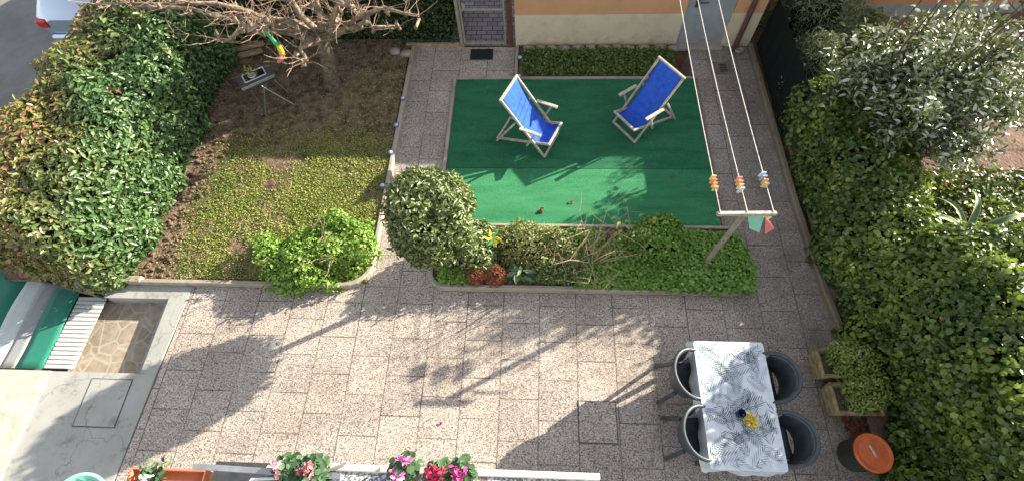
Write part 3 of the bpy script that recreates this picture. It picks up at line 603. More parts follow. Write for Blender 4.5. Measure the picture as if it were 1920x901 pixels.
def bush(name, label, cat, sdf, lo, hi, n, depth, lm, L, W, base, jit=.6, up=.2, out=.03, group=None, c=None, stems=6, stemtop=.5, droop=0., zmin=.03):
    t = thing(name, label, cat, base, group=group)
    P, N = shell(sdf, lo, hi, n, depth, zmin); leafmesh('foliage', [leaves_arr(P+N*out, N, L, W, jit, up, .2, .4, droop)], lm, t)
    if c: core(sdf, lo, hi, c, M['core'], t)
    if stems:
        mb = MB()
        for i in range(stems):
            a = 2*math.pi*i/stems; r = .04; e = .35*min(hi[0]-lo[0], hi[1]-lo[1])
            mb.tube([(base[0]+r*math.cos(a), base[1]+r*math.sin(a), base[2]), (base[0]+e*.5*math.cos(a), base[1]+e*.5*math.sin(a), base[2]+stemtop*.5), (base[0]+e*math.cos(a+.3), base[1]+e*math.sin(a+.3), base[2]+stemtop)], [.02, .015, .007], 6)
        mb.build('stems', M['darktwig'], t)
    return t
# big silver shrub: sparse, many limbs, leaves in sprays
sv = thing('silver_shrub', 'large open shrub with shiny silvery leaves in the right garden', 'shrub', (5.3, 5.1, .1))
mbs = MB(); tips = []
for i in range(46):
    a = random.uniform(0, 6.28); el = math.asin(random.uniform(-.05, 1)); R = random.uniform(.85, 1.08)
    b0 = np.array([5.3, 5.1, .1]); d = np.array([1.12*math.cos(a)*math.cos(el), 1.0*math.sin(a)*math.cos(el), 1.0*math.sin(el)+1.1])*R; q2 = b0+d; q1 = b0+d*[.42, .42, .6]
    mbs.tube([b0, q1, q2], [.026, .015, .005], 5)
    for k in range(10):
        u = random.uniform(.2, 1.05); c0 = q1+(q2-q1)*u; e = c0+np.array([random.gauss(0, .2), random.gauss(0, .2), random.gauss(.06, .18)]); mbs.tube([c0, e], [.006, .003], 4); tips.append((c0, e))
for i in range(13):                                             # upright young stems above the crown
    a = random.uniform(0, 6.28); q = math.sqrt(random.random()); b1 = np.array([5.3+.95*q*math.cos(a), 5.1+.8*q*math.sin(a), 1.5]); e = b1+np.array([random.gauss(0, .12), random.gauss(0, .12), random.uniform(1.0, 2.2)])
    mbs.tube([b1, (b1+e)/2+np.array([.03, .02, 0]), e], [.011, .009, .004], 5); tips.append((b1, b1+(e-b1)*.55)) if i % 2 else None
mbs.build('limbs', M['darktwig'], sv)
P = []; N = []
for c0, e in tips:
    n = random.randint(30, 50); u = RNG.random((n, 1))**.7; P.append(c0+(e-c0)*u+RNG.normal(size=(n, 3))*.07); N.append(np.tile([.15, 0, 1.0], (n, 1)))
P = np.concatenate(P); N = np.concatenate(N); leafmesh('foliage', [leaves_arr(P, N, .085, .036, .7, .1, .2, .4)], L_['silver'], sv)
# conifers
bush('grey_conifer', 'feathery dark grey green conifer at the building corner', 'conifer', rough_sdf(sd_ell((4.75, 7.55, .7), (.6, .7, .95)), .1, 5), (4.0, 6.6, 0), (5.5, 8.4, 1.8), 9000, .3, L_['conifer'], .06, .012, (4.75, 7.55, .08), .5, .3, c=.28, stems=3)
bush('grey_conifer', 'pale feathery conifer between the dark fence and silver shrub', 'conifer', rough_sdf(sd_ell((4.32, 6.25, .62), (.3, .42, .62)), .07, 7), (3.8, 5.6, 0), (4.9, 6.9, 1.5), 7000, .16, L_['conifer'], .055, .011, (4.32, 6.25, .08), .5, .4, c=.14, stems=3)
bush('juniper', 'small yellow green conifer in front of the pale conifer', 'conifer', rough_sdf(sd_ell((4.25, 5.65, .5), (.24, .26, .5)), .06, 8), (3.8, 5.2, 0), (4.7, 6.1, 1.2), 4000, .13, L_['juniper'], .055, .014, (4.25, 5.65, .08), .5, .4, c=.11, stems=3)
# bare tree, right edge
def bare_tree(name, label, base, top, limbs, bark, shootmat, group=None, r0=.13, nsh=6, shl=.7):
    t = thing(name, label, 'tree', base); base = np.array(base, float); top = np.array(top, float)
    mb = MB(); pts = [base+(top-base)*k/8+np.array([random.gauss(0, .018), random.gauss(0, .018), 0])*(1 if 0 < k < 8 else 0) for k in range(9)]
    mb.tube(pts, [r0*1.35, r0*1.08]+[r0*(1-.03*k) for k in range(7)], 14); mb.build('trunk', bark, t, smooth=True)
    mb = MB(); ms = MB()
    for e, r in limbs:
        e = np.array(e, float); s0 = top-(top-base)*random.uniform(0, .25); pts = [s0]; n = 6; ln = np.linalg.norm(e-s0)
        for k in range(1, n+1):
            q = s0+(e-s0)*k/n; q[2] += .18*math.sin(math.pi*k/n)*ln*.5; pts.append(q+np.array([random.gauss(0, .06) for _ in range(3)])*min(1, ln))
        mb.tube(pts, [r*1.0*(1-.6*k/n) for k in range(n+1)], 9)
        for q in pts[2:]:                                        # gnarled knuckles and secondary branches
            kn = q+np.array([random.gauss(0, .05) for _ in range(3)]); mb.tube([q-[0, 0, .05], kn, kn+[.02, .01, .06]], [r*.45, r*.6, r*.2], 7)
            for _ in range(nsh):
                a = random.uniform(0, 6.28); d = np.array([math.cos(a), math.sin(a), random.uniform(-.2, .9)]); d /= np.linalg.norm(d); l = shl*random.uniform(.3, 1.15)
                p = q.copy(); P_ = [p.copy()]
                for s in range(6):
                    d = d+np.array([random.gauss(0, .2), random.gauss(0, .2), random.gauss(.02, .16)]); d /= np.linalg.norm(d); p = p+d*l/6; P_.append(p.copy())
                rr = random.uniform(.0045, .009); ms.tube(P_, [rr*(1-.7*s/6) for s in range(7)], 5)
                if random.random() < .6: twigs(ms, P_[3], 2, l*.5, rr*.6, .8, .3, .35, 4, 4)
    o = mb.build('limbs', M['limb'], t, smooth=True); ms.build('shoots', shootmat, t); return t
limbs = [(G(170, 8, 1.75), .04), (G(250, 25, 1.7), .05), (G(400, 70, 1.45), .065), (G(330, 5, 1.9), .05), (G(500, 25, 1.75), .075), (G(555, 120, 1.35), .06), (G(660, 20, 1.9), .07), (G(735, 62, 1.45), .055), (G(790, 15, 1.75), .045), (G(590, -60, 2.5), .07), (G(470, -50, 2.4), .06), (G(700, -60, 2.3), .05), (G(445, 45, 1.7), .06)]
bare_tree('bare_tree', 'gnarled leafless pruned tree with pinkish shoots on the lawn', (-3.7, 6.45, .03), G(603, 62, 1.2), limbs, M['bark'], M['shoot'], nsh=4, shl=.75)
bare_tree('bare_shrub_tree', 'leafless dark tree at the far right edge behind the silver shrub', (7.3, 6.2, .1), (7.25, 6.1, .8), [((6.5, 6.1, 1.6), .03), ((7.0, 6.9, 1.9), .035), ((7.9, 6.6, 2.0), .035), ((7.6, 5.5, 1.5), .03), ((6.8, 5.3, 1.2), .025), ((7.3, 6.3, 2.6), .035)], M['darktwig'], M['darktwig'], r0=.06, nsh=4, shl=.6)
mb = MB(); mb.grid(lambda u, v: (5.85+7*u, 4.62+.4*v, .14+.05*math.sin(u*20)*math.sin(v*3.1)), 40, 4); tag(mb.build('bare_earth_path', M['dirt']), kind='structure')
# agave
ag = thing('agave', 'agave with long curling yellow edged leaves in the ivy', 'agave', (5.95, 3.45, .15))
for a, l, cu in ((15, .9, .5), (70, .75, .7), (115, .65, .6), (165, .85, .75), (220, .65, .8), (290, .6, .7), (340, .75, .8)):
    mb = MB(); ca, sa = math.cos(math.radians(a)), math.sin(math.radians(a))
    def lf(u, v, off=0):
        r = l*u; z = .22+.4*l*math.sin(min(1, u)*2.6)*.9-.05*u; wd = .062*(1-u)**.6*(.75+.8*u*(1-u)); s = (v-.5)*2
        return (5.95+ca*r-sa*s*wd, 3.45+sa*r+ca*s*wd, z+abs(s)*wd*.5)
    mb.grid(lambda u, v: lf(u, .12+.76*v), 12, 3); mb.mi = 1; mb.grid(lambda u, v: lf(u, .12*v), 12, 1); mb.grid(lambda u, v: lf(u, .88+.12*v), 12, 1)
    mb.build('leaf', [flat('agave_green', (.12, .2, .1)), flat('agave_edge', (.55, .5, .2))], ag, smooth=True)

# ------------------------------------------------------------------ lollipop bush and flower bed
bx, by = -1.22, 2.86
lb = thing('ball_tree', 'round clipped ball shaped evergreen tree at the path corner', 'tree', (bx, by, .06))
mb = MB(); mb.tube([(bx, by, .0), (bx+.02, by, .5), (bx-.01, by+.01, 1.0), (bx, by, 1.5)], [.05, .042, .04, .03], 10); mb.build('trunk', M['bark'], lb, smooth=True)
fb = rough_sdf(sd_ell((bx, by, 1.56), (.52, .56, .5)), .065, 6)
P, N = shell(fb, (bx-.7, by-.7, .9), (bx+.7, by+.7, 2.3), 12000, .15); leafmesh('foliage', [leaves_arr(P+N*.03+N*.05*lump(P, 16.)[:, None], N, .06, .025, .7, .2, .2, .45)], L_['pitto'], lb)
core(fb, (bx-.55, by-.6, 1.0), (bx+.55, by+.6, 2.15), .12, M['core'], lb)
bush('evergreen_shrub', 'low grey green shrub at the foot of the ball tree', 'shrub', rough_sdf(sd_ell((-.92, 3.14, .26), (.4, .34, .36)), .06, 6), (-1.4, 2.6, 0), (-.3, 3.55, .9), 3600, .14, L_['pitto'], .065, .028, (-.88, 3.05, .06), c=.12, stems=3)
bush('variegated_shrub', 'low cream flecked shrub in the middle of the flower bed', 'shrub', rough_sdf(sd_ell((.0, 3.2, .18), (.62, .34, .3)), .06, 6), (-.75, 2.75, 0), (.75, 3.6, .6), 5000, .14, L_['hebe'], .042, .018, (.0, 3.2, .06), c=.12, stems=3)
bush('variegated_shrub', 'dense dull green low shrub in front of the bare rose', 'shrub', rough_sdf(sd_ell((.3, 2.88, .12), (.42, .24, .22)), .05, 6), (-.3, 2.62, 0), (.85, 3.25, .45), 2600, .12, L_['pitto'], .04, .016, (.3, 2.88, .06), c=.1, stems=3)
bush('green_shrub', 'rounded bright green shrub behind the clover by the turf edge', 'shrub', rough_sdf(sd_ell((1.72, 3.3, .22), (.36, .36, .34)), .05, 6), (1.2, 2.85, 0), (2.25, 3.75, .75), 4200, .13, L_['clover'], .04, .036, (1.72, 3.3, .06), c=.11, stems=3)
p = poly_pts([(.55, 2.6), (2.95, 2.56), (3.02, 2.95), (2.85, 3.45), (2.2, 3.5), (1.3, 3.4), (.75, 3.1)], 13000, .06); p[:, 2] += RNG.uniform(0, .13, len(p))+.05*lump(p, 5)+.03
o = leafmesh('clover_ground_cover', [leaves_arr(p, np.tile([0, 0, 1.0], (len(p), 1)), .042, .04, .42, .5, .12, .35)], L_['clover']); tag(o, kind='stuff')
p = poly_pts([(-1.35, 2.62), (-.9, 2.62), (-.9, 2.95), (-1.4, 2.95)], 1500, .06); p[:, 2] += RNG.uniform(0, .16, len(p))
p2 = poly_pts([(-.5, 2.7), (1.0, 2.7), (1.0, 3.55), (-.5, 3.55)], 2600, .06); p2[:, 2] += RNG.uniform(0, .06, len(p2))
o = leafmesh('low_ground_cover', [leaves_arr(q, np.tile([0, 0, 1.0], (len(q), 1)), .045, .04, .45, .4, .12) for q in (p, p2)], L_['clump']); tag(o, kind='stuff')
for x, lab in ((-.83, 'left of the two rusty red heathers at the bed kerb'), (-.56, 'right of the two rusty red heathers at the bed kerb')):
    bush('heather', lab, 'heather', sd_ell((x, 2.73, .16), (.13, .12, .22)), (x-.16, 2.58, 0), (x+.16, 2.98, .42), 1500, .1, L_['heather'], .035, .007, (x, 2.78, .06), .5, .6, stems=3, stemtop=.15)
lt = thing('lambs_ear', 'pale grey green plant with large soft leaves beside the heathers', 'plant', (-.28, 2.78, .06))
P = np.array([(-.28+.13*math.cos(a*.9)*(a % 4+1)/4, 2.78+.1*math.sin(a*.9)*(a % 4+1)/4, .1+.012*a) for a in range(16)]); leafmesh('foliage', [leaves_arr(P, np.tile([0, 0, 1.0], (16, 1)), .17, .06, .45, .3)], L_['lamb'], lt)
rs = thing('bare_rose_bush', 'leafless spiny rose bush rising in front of the turf', 'rose bush', (.8, 2.98, .06))
mb = MB(); twigs(mb, (.8, 2.98, .06), 12, .95, .011, .55, .9, .22, 6, 6, 2); mb.build('stems', M['twig'], rs)
rs2 = thing('bare_rose_bush', 'second twiggy rose stem beside the rounded green shrub', 'rose bush', (1.35, 3.3, .06))
mb = MB(); twigs(mb, (1.35, 3.3, .06), 4, .75, .008, .35, .9, .2, 5, 5, 1); mb.build('stems', M['twig'], rs2)
P = np.array([(1.35+random.gauss(0, .16), 3.3+random.gauss(0, .1), .3+random.random()*.35) for _ in range(60)]); leafmesh('foliage', [leaves_arr(P, np.tile([0, 0, 1.0], (60, 1)), .06, .035, .5, .3)], L_['gera'], rs2)
o = stone_mesh(.13, .06, .04, 77).build('bark_piece', M['brownmetal'], smooth=True); o.location = (2.33, 3.5, .1); tag(o, 'reddish brown bark piece by the turf kerb near the clothes post', 'bark piece')
jr = thing('glass_jar', 'small pale blue jar among the plants by the turf kerb', 'jar', (-.27, 3.3, .25)); mb = MB(); mb.lathe([(.045, 0), (.05, .02), (.05, .09), (.038, .11), (.038, .13), (.03, .13), (.03, .02), (0, .02)], (-.27, 3.3, .25), 16); mb.build('body', flat('jar_blue', (.35, .42, .55), .25), jr, smooth=True)
mb = MB(); mb.lathe([(.006, -.2), (.006, 0)], (-.27, 3.3, .25), 6); mb.build('stake', M['twig'], jr)
# yellow pinwheel
pw = thing('toy_pinwheel', 'yellow and green toy pinwheel stuck in the flower bed', 'pinwheel', (-.6, 3.12, .06))
mb = MB(); mb.tube([(-.6, 3.12, .06), (-.59, 3.1, .62)], .006, 6); mb.build('stick', M['peg_white'], pw)
for i in range(6):
    a = i*math.pi/3+.4; n_ = np.array([.25, -.55, .8]); n_ /= np.linalg.norm(n_); u = np.cross(n_, [0, 0, 1]); u /= np.linalg.norm(u); v = np.cross(n_, u); c = np.array([-.59, 3.08, .64])
    d1 = u*math.cos(a)+v*math.sin(a); d2 = u*math.cos(a+.75)+v*math.sin(a+.75); mb = MB()
    mb.add([c, c+d1*.11, c+d1*.1+d2*.03+n_*.03, c+d2*.065+n_*.03], [(0, 1, 2, 3)]); o = mb.build('vane', M['sail_yellow'] if i % 3 else M['sail_dgreen'], pw); sm = o.modifiers.new('thick', 'SOLIDIFY'); sm.thickness = .003

# bright clump in the lawn corner
gc = thing('flowering_clump', 'bright green leafy clump in the corner of the lawn', 'plant clump', (-3.05, 3.0, .05))
fc = rough_sdf(sd_union(sd_ell((-3.15, 3.0, .08), (.72, .42, .33)), sd_ell((-2.8, 3.15, .12), (.42, .47, .33)), sd_ell((-3.5, 2.85, .1), (.4, .25, .25))), 0.12, 6)
P, N = shell(fc, (-4.1, 2.5, 0), (-2.25, 3.75, .8), 12000, .16); leafmesh('foliage', [leaves_arr(P+N*.03+N*.09*np.maximum(0, lump(P, 15.0))[:, None], N, .04, .03, .7, .4, .15, .5)], L_['clump'], gc); core(fc, (-4.0, 2.6, 0), (-2.35, 3.6, .6), .16, M['core'], gc)
mb = MB(); twigs(mb, (-2.9, 2.95, .3), 7, .6, .006, .7, .5, .25, 5, 5, 1); twigs(mb, (-3.55, 2.8, .15), 5, .45, .005, .7, .5, .25, 5, 5, 1); mb.build('dry_stems', M['twig'], gc)
# ivy strip under the wall
p = poly_pts([(-.3, 6.68), (2.42, 6.68), (2.42, 7.3), (-.3, 7.3)], 7000, .05); dd = .72+.35*lump(p, 3.5); p = p[RNG.random(len(p)) < dd]; p[:, 2] += RNG.uniform(0, .09, len(p))
o = leafmesh('strip_ground_cover', [leaves_arr(p, np.tile([0, 0, 1.0], (len(p), 1)), .045, .036, .5, .3, .12)], L_['strip']); tag(o, kind='stuff')
# fallen leaves
for px, py, s, lab in ((1012, 392, .07, 'curled brown fallen leaf on the light green turf left of the other'), (1072, 380, .05, 'small brown fallen leaf on the light green turf right of the other'), (1262, 330, .05, 'dull brown leaf lying near the right side of the turf')):
    P = np.repeat(G(px, py, .045)[None], 3, 0); o = leafmesh('fallen_leaf', [leaves_arr(P, np.tile([0, 0, 1.0], (3, 1)), s*1.15, s*.7, .35, .4, .4)], L_['dry']); tag(o, lab, 'leaf')
P = np.repeat(G(825, 797, .008)[None], 2, 0); tag(leafmesh('fallen_petal', [leaves_arr(P, np.tile([0, 0, 1.0], (2, 1)), .05, .03, .3, .4, .3)], M['petal_magenta']), 'pink petal lying alone on the sunlit patio slabs', 'petal')

# ------------------------------------------------------------------ deckchairs
def make_deckchair(label, front, fwd):
    ang = math.atan2(fwd[1], fwd[0]); t = thing('deckchair', label, 'deckchair', (front[0], front[1], .036), ang, 'blue deckchairs on the turf')
    # local: x forward (front ground at x=0, rear ground at -.89), y left
    def two(name, a, b, wd, ht, m, ys):
        for y in (-ys, ys): mb = MB(); mb.bar((a[0], y, a[1]), (b[0], y, b[1]), wd, ht); mb.build(name, m, t, local=True)
    Wd = M['oldwood']
    two('back_rail', (-.74, .98), (.0, .012), .026, .042, Wd, .265)
    two('seat_rail', (-.89, .012), (.05, .33), .026, .042, Wd, .232)
    two('rear_prop', (-.86, .02), (-.5, .62), .02, .032, Wd, .295)
    two('armrest', (-.42, .56), (-.06, .57), .055, .022, Wd, .31)
    two('arm_post', (-.3, .2), (-.16, .555), .02, .03, Wd, .31)
    for nm, x, z, hw in (('top_bar', -.74, .98, .29), ('front_bar', .05, .33, .25), ('foot_bar', -.01, .02, .27), ('rear_bar', -.87, .02, .24)):
        mb = MB(); mb.bar((x, -hw, z), (x, hw, z), .034, .034); mb.build(nm, Wd, t, local=True)
    cp = np.array([(-.74, .99), (-.55, .68), (-.36, .42), (-.2, .26), (-.07, .24), (.05, .34)]); 
    def cl(u, v):
        k = u*(len(cp)-1); i = min(int(k), len(cp)-2); fr = k-i; p0, p1, p2, p3 = cp[max(i-1, 0)], cp[i], cp[i+1], cp[min(i+2, len(cp)-1)]
        q = .5*((2*p1)+(-p0+p2)*fr+(2*p0-5*p1+4*p2-p3)*fr*fr+(-p0+3*p1-3*p2+p3)*fr**3); s = (v-.5)*2
        return (q[0], s*(.235-.012*math.sin(math.pi*u)), q[1]-.018*math.sin(math.pi*u)*(1-s*s)+.004*math.sin(u*23+s*4)*math.sin(math.pi*u))
    mb = MB(); mb.grid(cl, 28, 10); o = mb.build('canvas', M['blue'], t, smooth=True, local=True); so_ = o.modifiers.new('thick', 'SOLIDIFY'); so_.thickness = .004
    return t
make_deckchair('blue deckchair with sunlit canvas, left on the turf', (.23, 5.12), (.91, -.415))
make_deckchair('blue deckchair wholly in the shade near the grey door', (1.415, 5.395), (-.80, -.595))

# ------------------------------------------------------------------ clothes line
cl_ = thing('clothes_line', 'wooden T post with three white washing lines running to the building', 'clothes line', (2.36, 3.0, .06))
mb = MB(); mb.bar((2.36, 3.0, .0), (2.39, 2.98, 1.5), .05, .05, up=(0, 1, 0)); mb.build('post', M['greywood'], cl_)
mb = MB(); mb.bar((2.07, 2.97, 1.525), (2.74, 2.985, 1.525), .045, .05, bev=.006); mb.build('crossbar', M['oldwood'], cl_)
mb = MB(); mb.bar((1.92, 7.42, 1.8), (2.6, 7.42, 1.8), .04, .05); mb.build('wall_bracket', M['oldwood'], cl_)
WL = [((2.10, 2.97, 1.555), (2.0, 7.4, 1.8)), ((2.405, 2.975, 1.555), (2.24, 7.4, 1.8)), ((2.70, 2.98, 1.555), (2.53, 7.4, 1.8))]
def wp(i, u):
    a, b = np.array(WL[i][0]), np.array(WL[i][1]); q = a+(b-a)*u; q[2] -= .05*math.sin(math.pi*u); return q
for i in range(3): mb = MB(); mb.tube([wp(i, k/16) for k in range(17)], .0045, 6); mb.build('line', M['rope'], cl_)
PG = [(0, ['peg_yellow', 'peg_orange', 'peg_orange', 'peg_yellow'], .075, 'left'), (1, ['peg_red', 'peg_orange', 'peg_yellow', 'peg_white'], .07, 'middle'), (2, ['peg_white', 'peg_blue', 'peg_orange', 'peg_yellow'], .085, 'right')]
for li, cols, u0, side in PG:
    for k, cn in enumerate(cols[::-1]):
        c = wp(li, u0+.0095*k*1.2); tl = random.uniform(-.5, .5)
        t = thing('clothes_peg', f"{cn[4:]} clothes peg, number {k+1} up from the crossbar on the {side} line", 'peg', tuple(c), random.uniform(-.15, .15), 'clothes pegs on the washing lines')
        for s in (-1, 1): mb = MB(); mb.bar((s*.012, 0, .035), (s*.02+tl*.03, 0, -.06), .03, .016, up=(0, 1, 0), bev=.002); mb.build('jaw', M[cn], t, local=True)
# wind toy hanging from the crossbar
wt = thing('wind_spinner', 'faded green and red fabric wind spinner hanging from the crossbar', 'wind spinner', tuple(G(1430, 402, 1.5)))
c0 = G(1432, 408, 1.42)
def sail(pts, m, nm):
    mb = MB(); n = len(pts); mb.add(pts, [tuple(range(n))]); o = mb.build(nm, m, wt); sm = o.modifiers.new('thick', 'SOLIDIFY'); sm.thickness = .003
sail([G(1402, 405, 1.42), G(1433, 404, 1.45), G(1424, 436, 1.3), G(1405, 428, 1.33)], M['sail_green'], 'green_sail')
sail([G(1435, 410, 1.43), G(1441, 411, 1.42), G(1452, 428, 1.34), G(1434, 439, 1.28)], M['sail_red'], 'red_sail')
sail([G(1428, 400, 1.5), G(1448, 407, 1.47), G(1438, 413, 1.45)], M['peg_yellow'], 'ribbon')
mb = MB(); mb.tube([G(1430, 397, 1.52), G(1432, 408, 1.44)], .004, 5); mb.build('string', M['rope'], wt)

# windsock in the bare tree
ws = thing('wind_sock', 'curved green, yellow and red wind sock hanging in the bare tree', 'wind sock', tuple(G(497, 57, 1.75)))
seg = [G(495, 55, 1.75), G(505, 68, 1.66), G(514, 78, 1.6), G(522, 86, 1.55), G(527, 95, 1.5), G(530, 104, 1.45), G(527, 112, 1.42), G(521, 118, 1.4)]; rr = [.012, .022, .03, .036, .04, .04, .032, .02]
for nm, a, b, m in (('green_band', 0, 3, 'sail_dgreen'), ('yellow_band', 3, 5, 'sail_yellow'), ('red_band', 5, 7, 'sail_red')):
    mb = MB(); mb.tube(seg[a:b+1], rr[a:b+1], 10); mb.build(nm, M[m], ws, smooth=True)

# ------------------------------------------------------------------ grill basin on stand, timber
gr = thing('washbasin_stand', 'dark rectangular basin on thin crossed metal legs under the tree', 'basin stand', (-4.6, 6.0, .05))
A_, B_, C_, D_ = (np.array(q) for q in (G(443, 145, .78), G(498, 121, .78), G(518, 138, .78), G(450, 168, .78)))
u = (B_-A_+C_-D_)/2; wv = (D_-A_+C_-B_)/2; cc = (A_+B_+C_+D_)/4; lu, lw = np.linalg.norm(u), np.linalg.norm(wv); u /= lu; wv = wv-u*(wv @ u); wv /= np.linalg.norm(wv)
def gp(a, b, z): q = cc+u*a*lu/2+wv*b*lw/2; return (q[0], q[1], z)
mb = MB(); ri = .62
rim = [gp(a, b, .8) for a, b in ((-1, -1), (1, -1), (1, 1), (-1, 1))]; inn = [gp(a*ri, b*ri, .8) for a, b in ((-1, -1), (1, -1), (1, 1), (-1, 1))]; bot = [gp(a*ri*.9, b*ri*.9, .7) for a, b in ((-1, -1), (1, -1), (1, 1), (-1, 1))]; low = [gp(a, b, .68) for a, b in ((-1, -1), (1, -1), (1, 1), (-1, 1))]
mb.add(rim+inn+bot+low, [(i, (i+1) % 4, 4+(i+1) % 4, 4+i) for i in range(4)]+[(4+i, 4+(i+1) % 4, 8+(i+1) % 4, 8+i) for i in range(4)]+[(8, 9, 10, 11)]+[(12+i, 12+(i+1) % 4, (i+1) % 4, i) for i in range(4)]+[(15, 14, 13, 12)])
mb.build('basin', M['darkmetal'], gr)
mb = MB(); 
for i in range(4): mb.bar(np.array(inn[i])+[0, 0, .006], np.array(inn[(i+1) % 4])+[0, 0, .006], .02, .012)
mb.build('rim', M['pale'], gr)
mb = MB(); mb.bar(gp(-.98, 1.04, .765), gp(.98, 1.04, .765), .012, .05); mb.build('front_edge', M['greymetal'], gr)
for a, px in (((-.6, .9), (490, 196)), ((.2, .9), (498, 216)), ((-.3, -.5), (551, 196)), ((.7, -.4), (541, 175))):
    mb = MB(); mb.tube([gp(a[0], a[1], .68), G(px[0], px[1], .05)], .011, 8); mb.build('leg', M['greymetal'], gr)
pt = thing('flower_pot', 'pale plastic pot with yellow flowers standing in the dark basin', 'pot', gp(-.1, .1, .7))
c = gp(-.1, .1, .7); mb = MB(); mb.lathe([(.045, 0), (.06, .12), (.066, .12), (.066, .135), (.055, .135), (.05, .1), (0, .1)], c, 14); mb.build('pot', M['pale'], pt, smooth=True)
P = np.array([c]*26)+RNG.normal(size=(26, 3))*[.05, .05, .03]+[0, 0, .2]; leafmesh('foliage', [leaves_arr(P, np.tile([0, 0, 1.0], (26, 1)), .07, .035, .7, .3)], L_['gera'], pt)
P = np.array([c]*12)+RNG.normal(size=(12, 3))*[.045, .045, .02]+[0, 0, .24]; leafmesh('petals', [leaves_arr(P, np.tile([0, 0, 1.0], (12, 1)), .035, .03, .5, .3)], M['petal_yellow'], pt)
for i, (a, b, lab) in enumerate((((-6.0, 7.2, .12), (-5.2, 7.42, .16), 'pale timber plank behind the basin stand, upper one'), ((-5.95, 7.05, .1), (-5.2, 7.28, .12), 'pale timber plank behind the basin stand, lower one'))):
    mb = MB(); mb.bar(a, b, .08, .07, bev=.006); tag(mb.build('timber_plank', M['logwood']), lab, 'plank', 'timber planks under the back hedge')

# blue glass garden lamps along the path
for px, py, lab in ((756, 186, 'blue glass garden light by the lawn kerb, farthest from the patio'), (744, 236, 'blue glass garden light by the lawn kerb, second from the gate end'), (733, 287, 'blue glass garden light by the lawn kerb at the shade edge'), (718, 349, 'blue glass garden light by the lawn kerb beside the ball tree'),
                    (975, 110, 'garden light at the wall end of the ivy strip'), (973, 145, 'garden light at the turf corner of the ivy strip')):
    c = G(px, py, .1); t = thing('garden_light', lab, 'garden light', (c[0], c[1], .05), group='small round solar garden lights')
    mb = MB(); mb.lathe([(.012, -.05), (.012, .03), (.03, .04), (.045, .06), (.05, .075), (.042, .08)], (c[0], c[1], .05), 16); mb.build('lamp_body', M['blueglass'], t, smooth=True)
    mb = MB(); mb.lathe([(.032, .082), (.03, .09), (.0, .094)], (c[0], c[1], .05), 16); mb.build('lens', M['pale'], t, smooth=True)

# ------------------------------------------------------------------ table, cloth, chairs
TX0, TX1, TY0, TY1, TZ = 1.86, 2.66, .335, 1.71, .72
tb = thing('garden_table', 'rectangular garden table under the palm leaf cloth', 'table', ((TX0+TX1)/2, (TY0+TY1)/2, 0))
mb = MB(); mb.box(((TX0+TX1)/2, (TY0+TY1)/2, TZ-.02), (TX1-TX0-.03, TY1-TY0-.03, .03), bev=.008); mb.build('tabletop', M['resin'], tb)
for x in (TX0+.08, TX1-.08):
    for y in (TY0+.1, TY1-.1): mb = MB(); mb.bar((x, y, 0), (x, y, TZ-.035), .05, .05); mb.build('leg', M['resin'], tb)
def cloth_mat():
    m, nt, p = newmat('white_oilcloth', .5, .4); co = nt.nodes.new('ShaderNodeNewGeometry').outputs['Position']
    n1 = noise(nt, co, 9, 4, .6); r = _ramp(nt, [(.4, (.56, .6, .65)), (.6, (.7, .72, .74))]); nt.links.new(n1, r.inputs['Fac']); nt.links.new(r.outputs['Color'], p.inputs['Base Color']); bump(nt, p, noise(nt, co, 14, 3), .12, .006); return m
mb = MB(); cx, cy, hx, hy, rc = (TX0+TX1)/2, (TY0+TY1)/2, (TX1-TX0)/2, (TY1-TY0)/2, .035
ring = []
for qx, qy, a0 in ((1, 1, 0), (-1, 1, 90), (-1, -1, 180), (1, -1, 270)):
    for k in range(5): a = math.radians(a0+22.5*k); ring.append((cx+qx*(hx-rc)+rc*math.cos(a), cy+qy*(hy-rc)+rc*math.sin(a), math.cos(a), math.sin(a)))
full = []
for i in range(len(ring)):
    a, b = ring[i], ring[(i+1) % len(ring)]; n = max(1, int(math.hypot(a[0]-b[0], a[1]-b[1])/.05))
    for k in range(n): full.append(tuple(a[j]+(b[j]-a[j])*k/n for j in range(4)))
nr = len(full); Vc = []; lev = 7
for j in range(lev):
    u = j/(lev-1)
    for i, q in enumerate(full):
        fl = u*(.02+.02*math.sin(i*.42+1)*u+.012*math.sin(i*1.1)); corner = .035*u*(abs(q[2])*abs(q[3])*2)
        Vc.append((q[0]+q[2]*(fl+corner), q[1]+q[3]*(fl+corner), TZ+.006-.008*min(1, u*6)*(1 if j else 0)-.2*u+.01*u*math.sin(i*.3)))
mb.add(Vc, [(j*nr+i, (j+1)*nr+i, (j+1)*nr+(i+1) % nr, j*nr+(i+1) % nr) for j in range(lev-1) for i in range(nr)])
mb.add([(q[0], q[1], TZ+.006) for q in full], [tuple(range(nr))])
rg = random.Random(5)
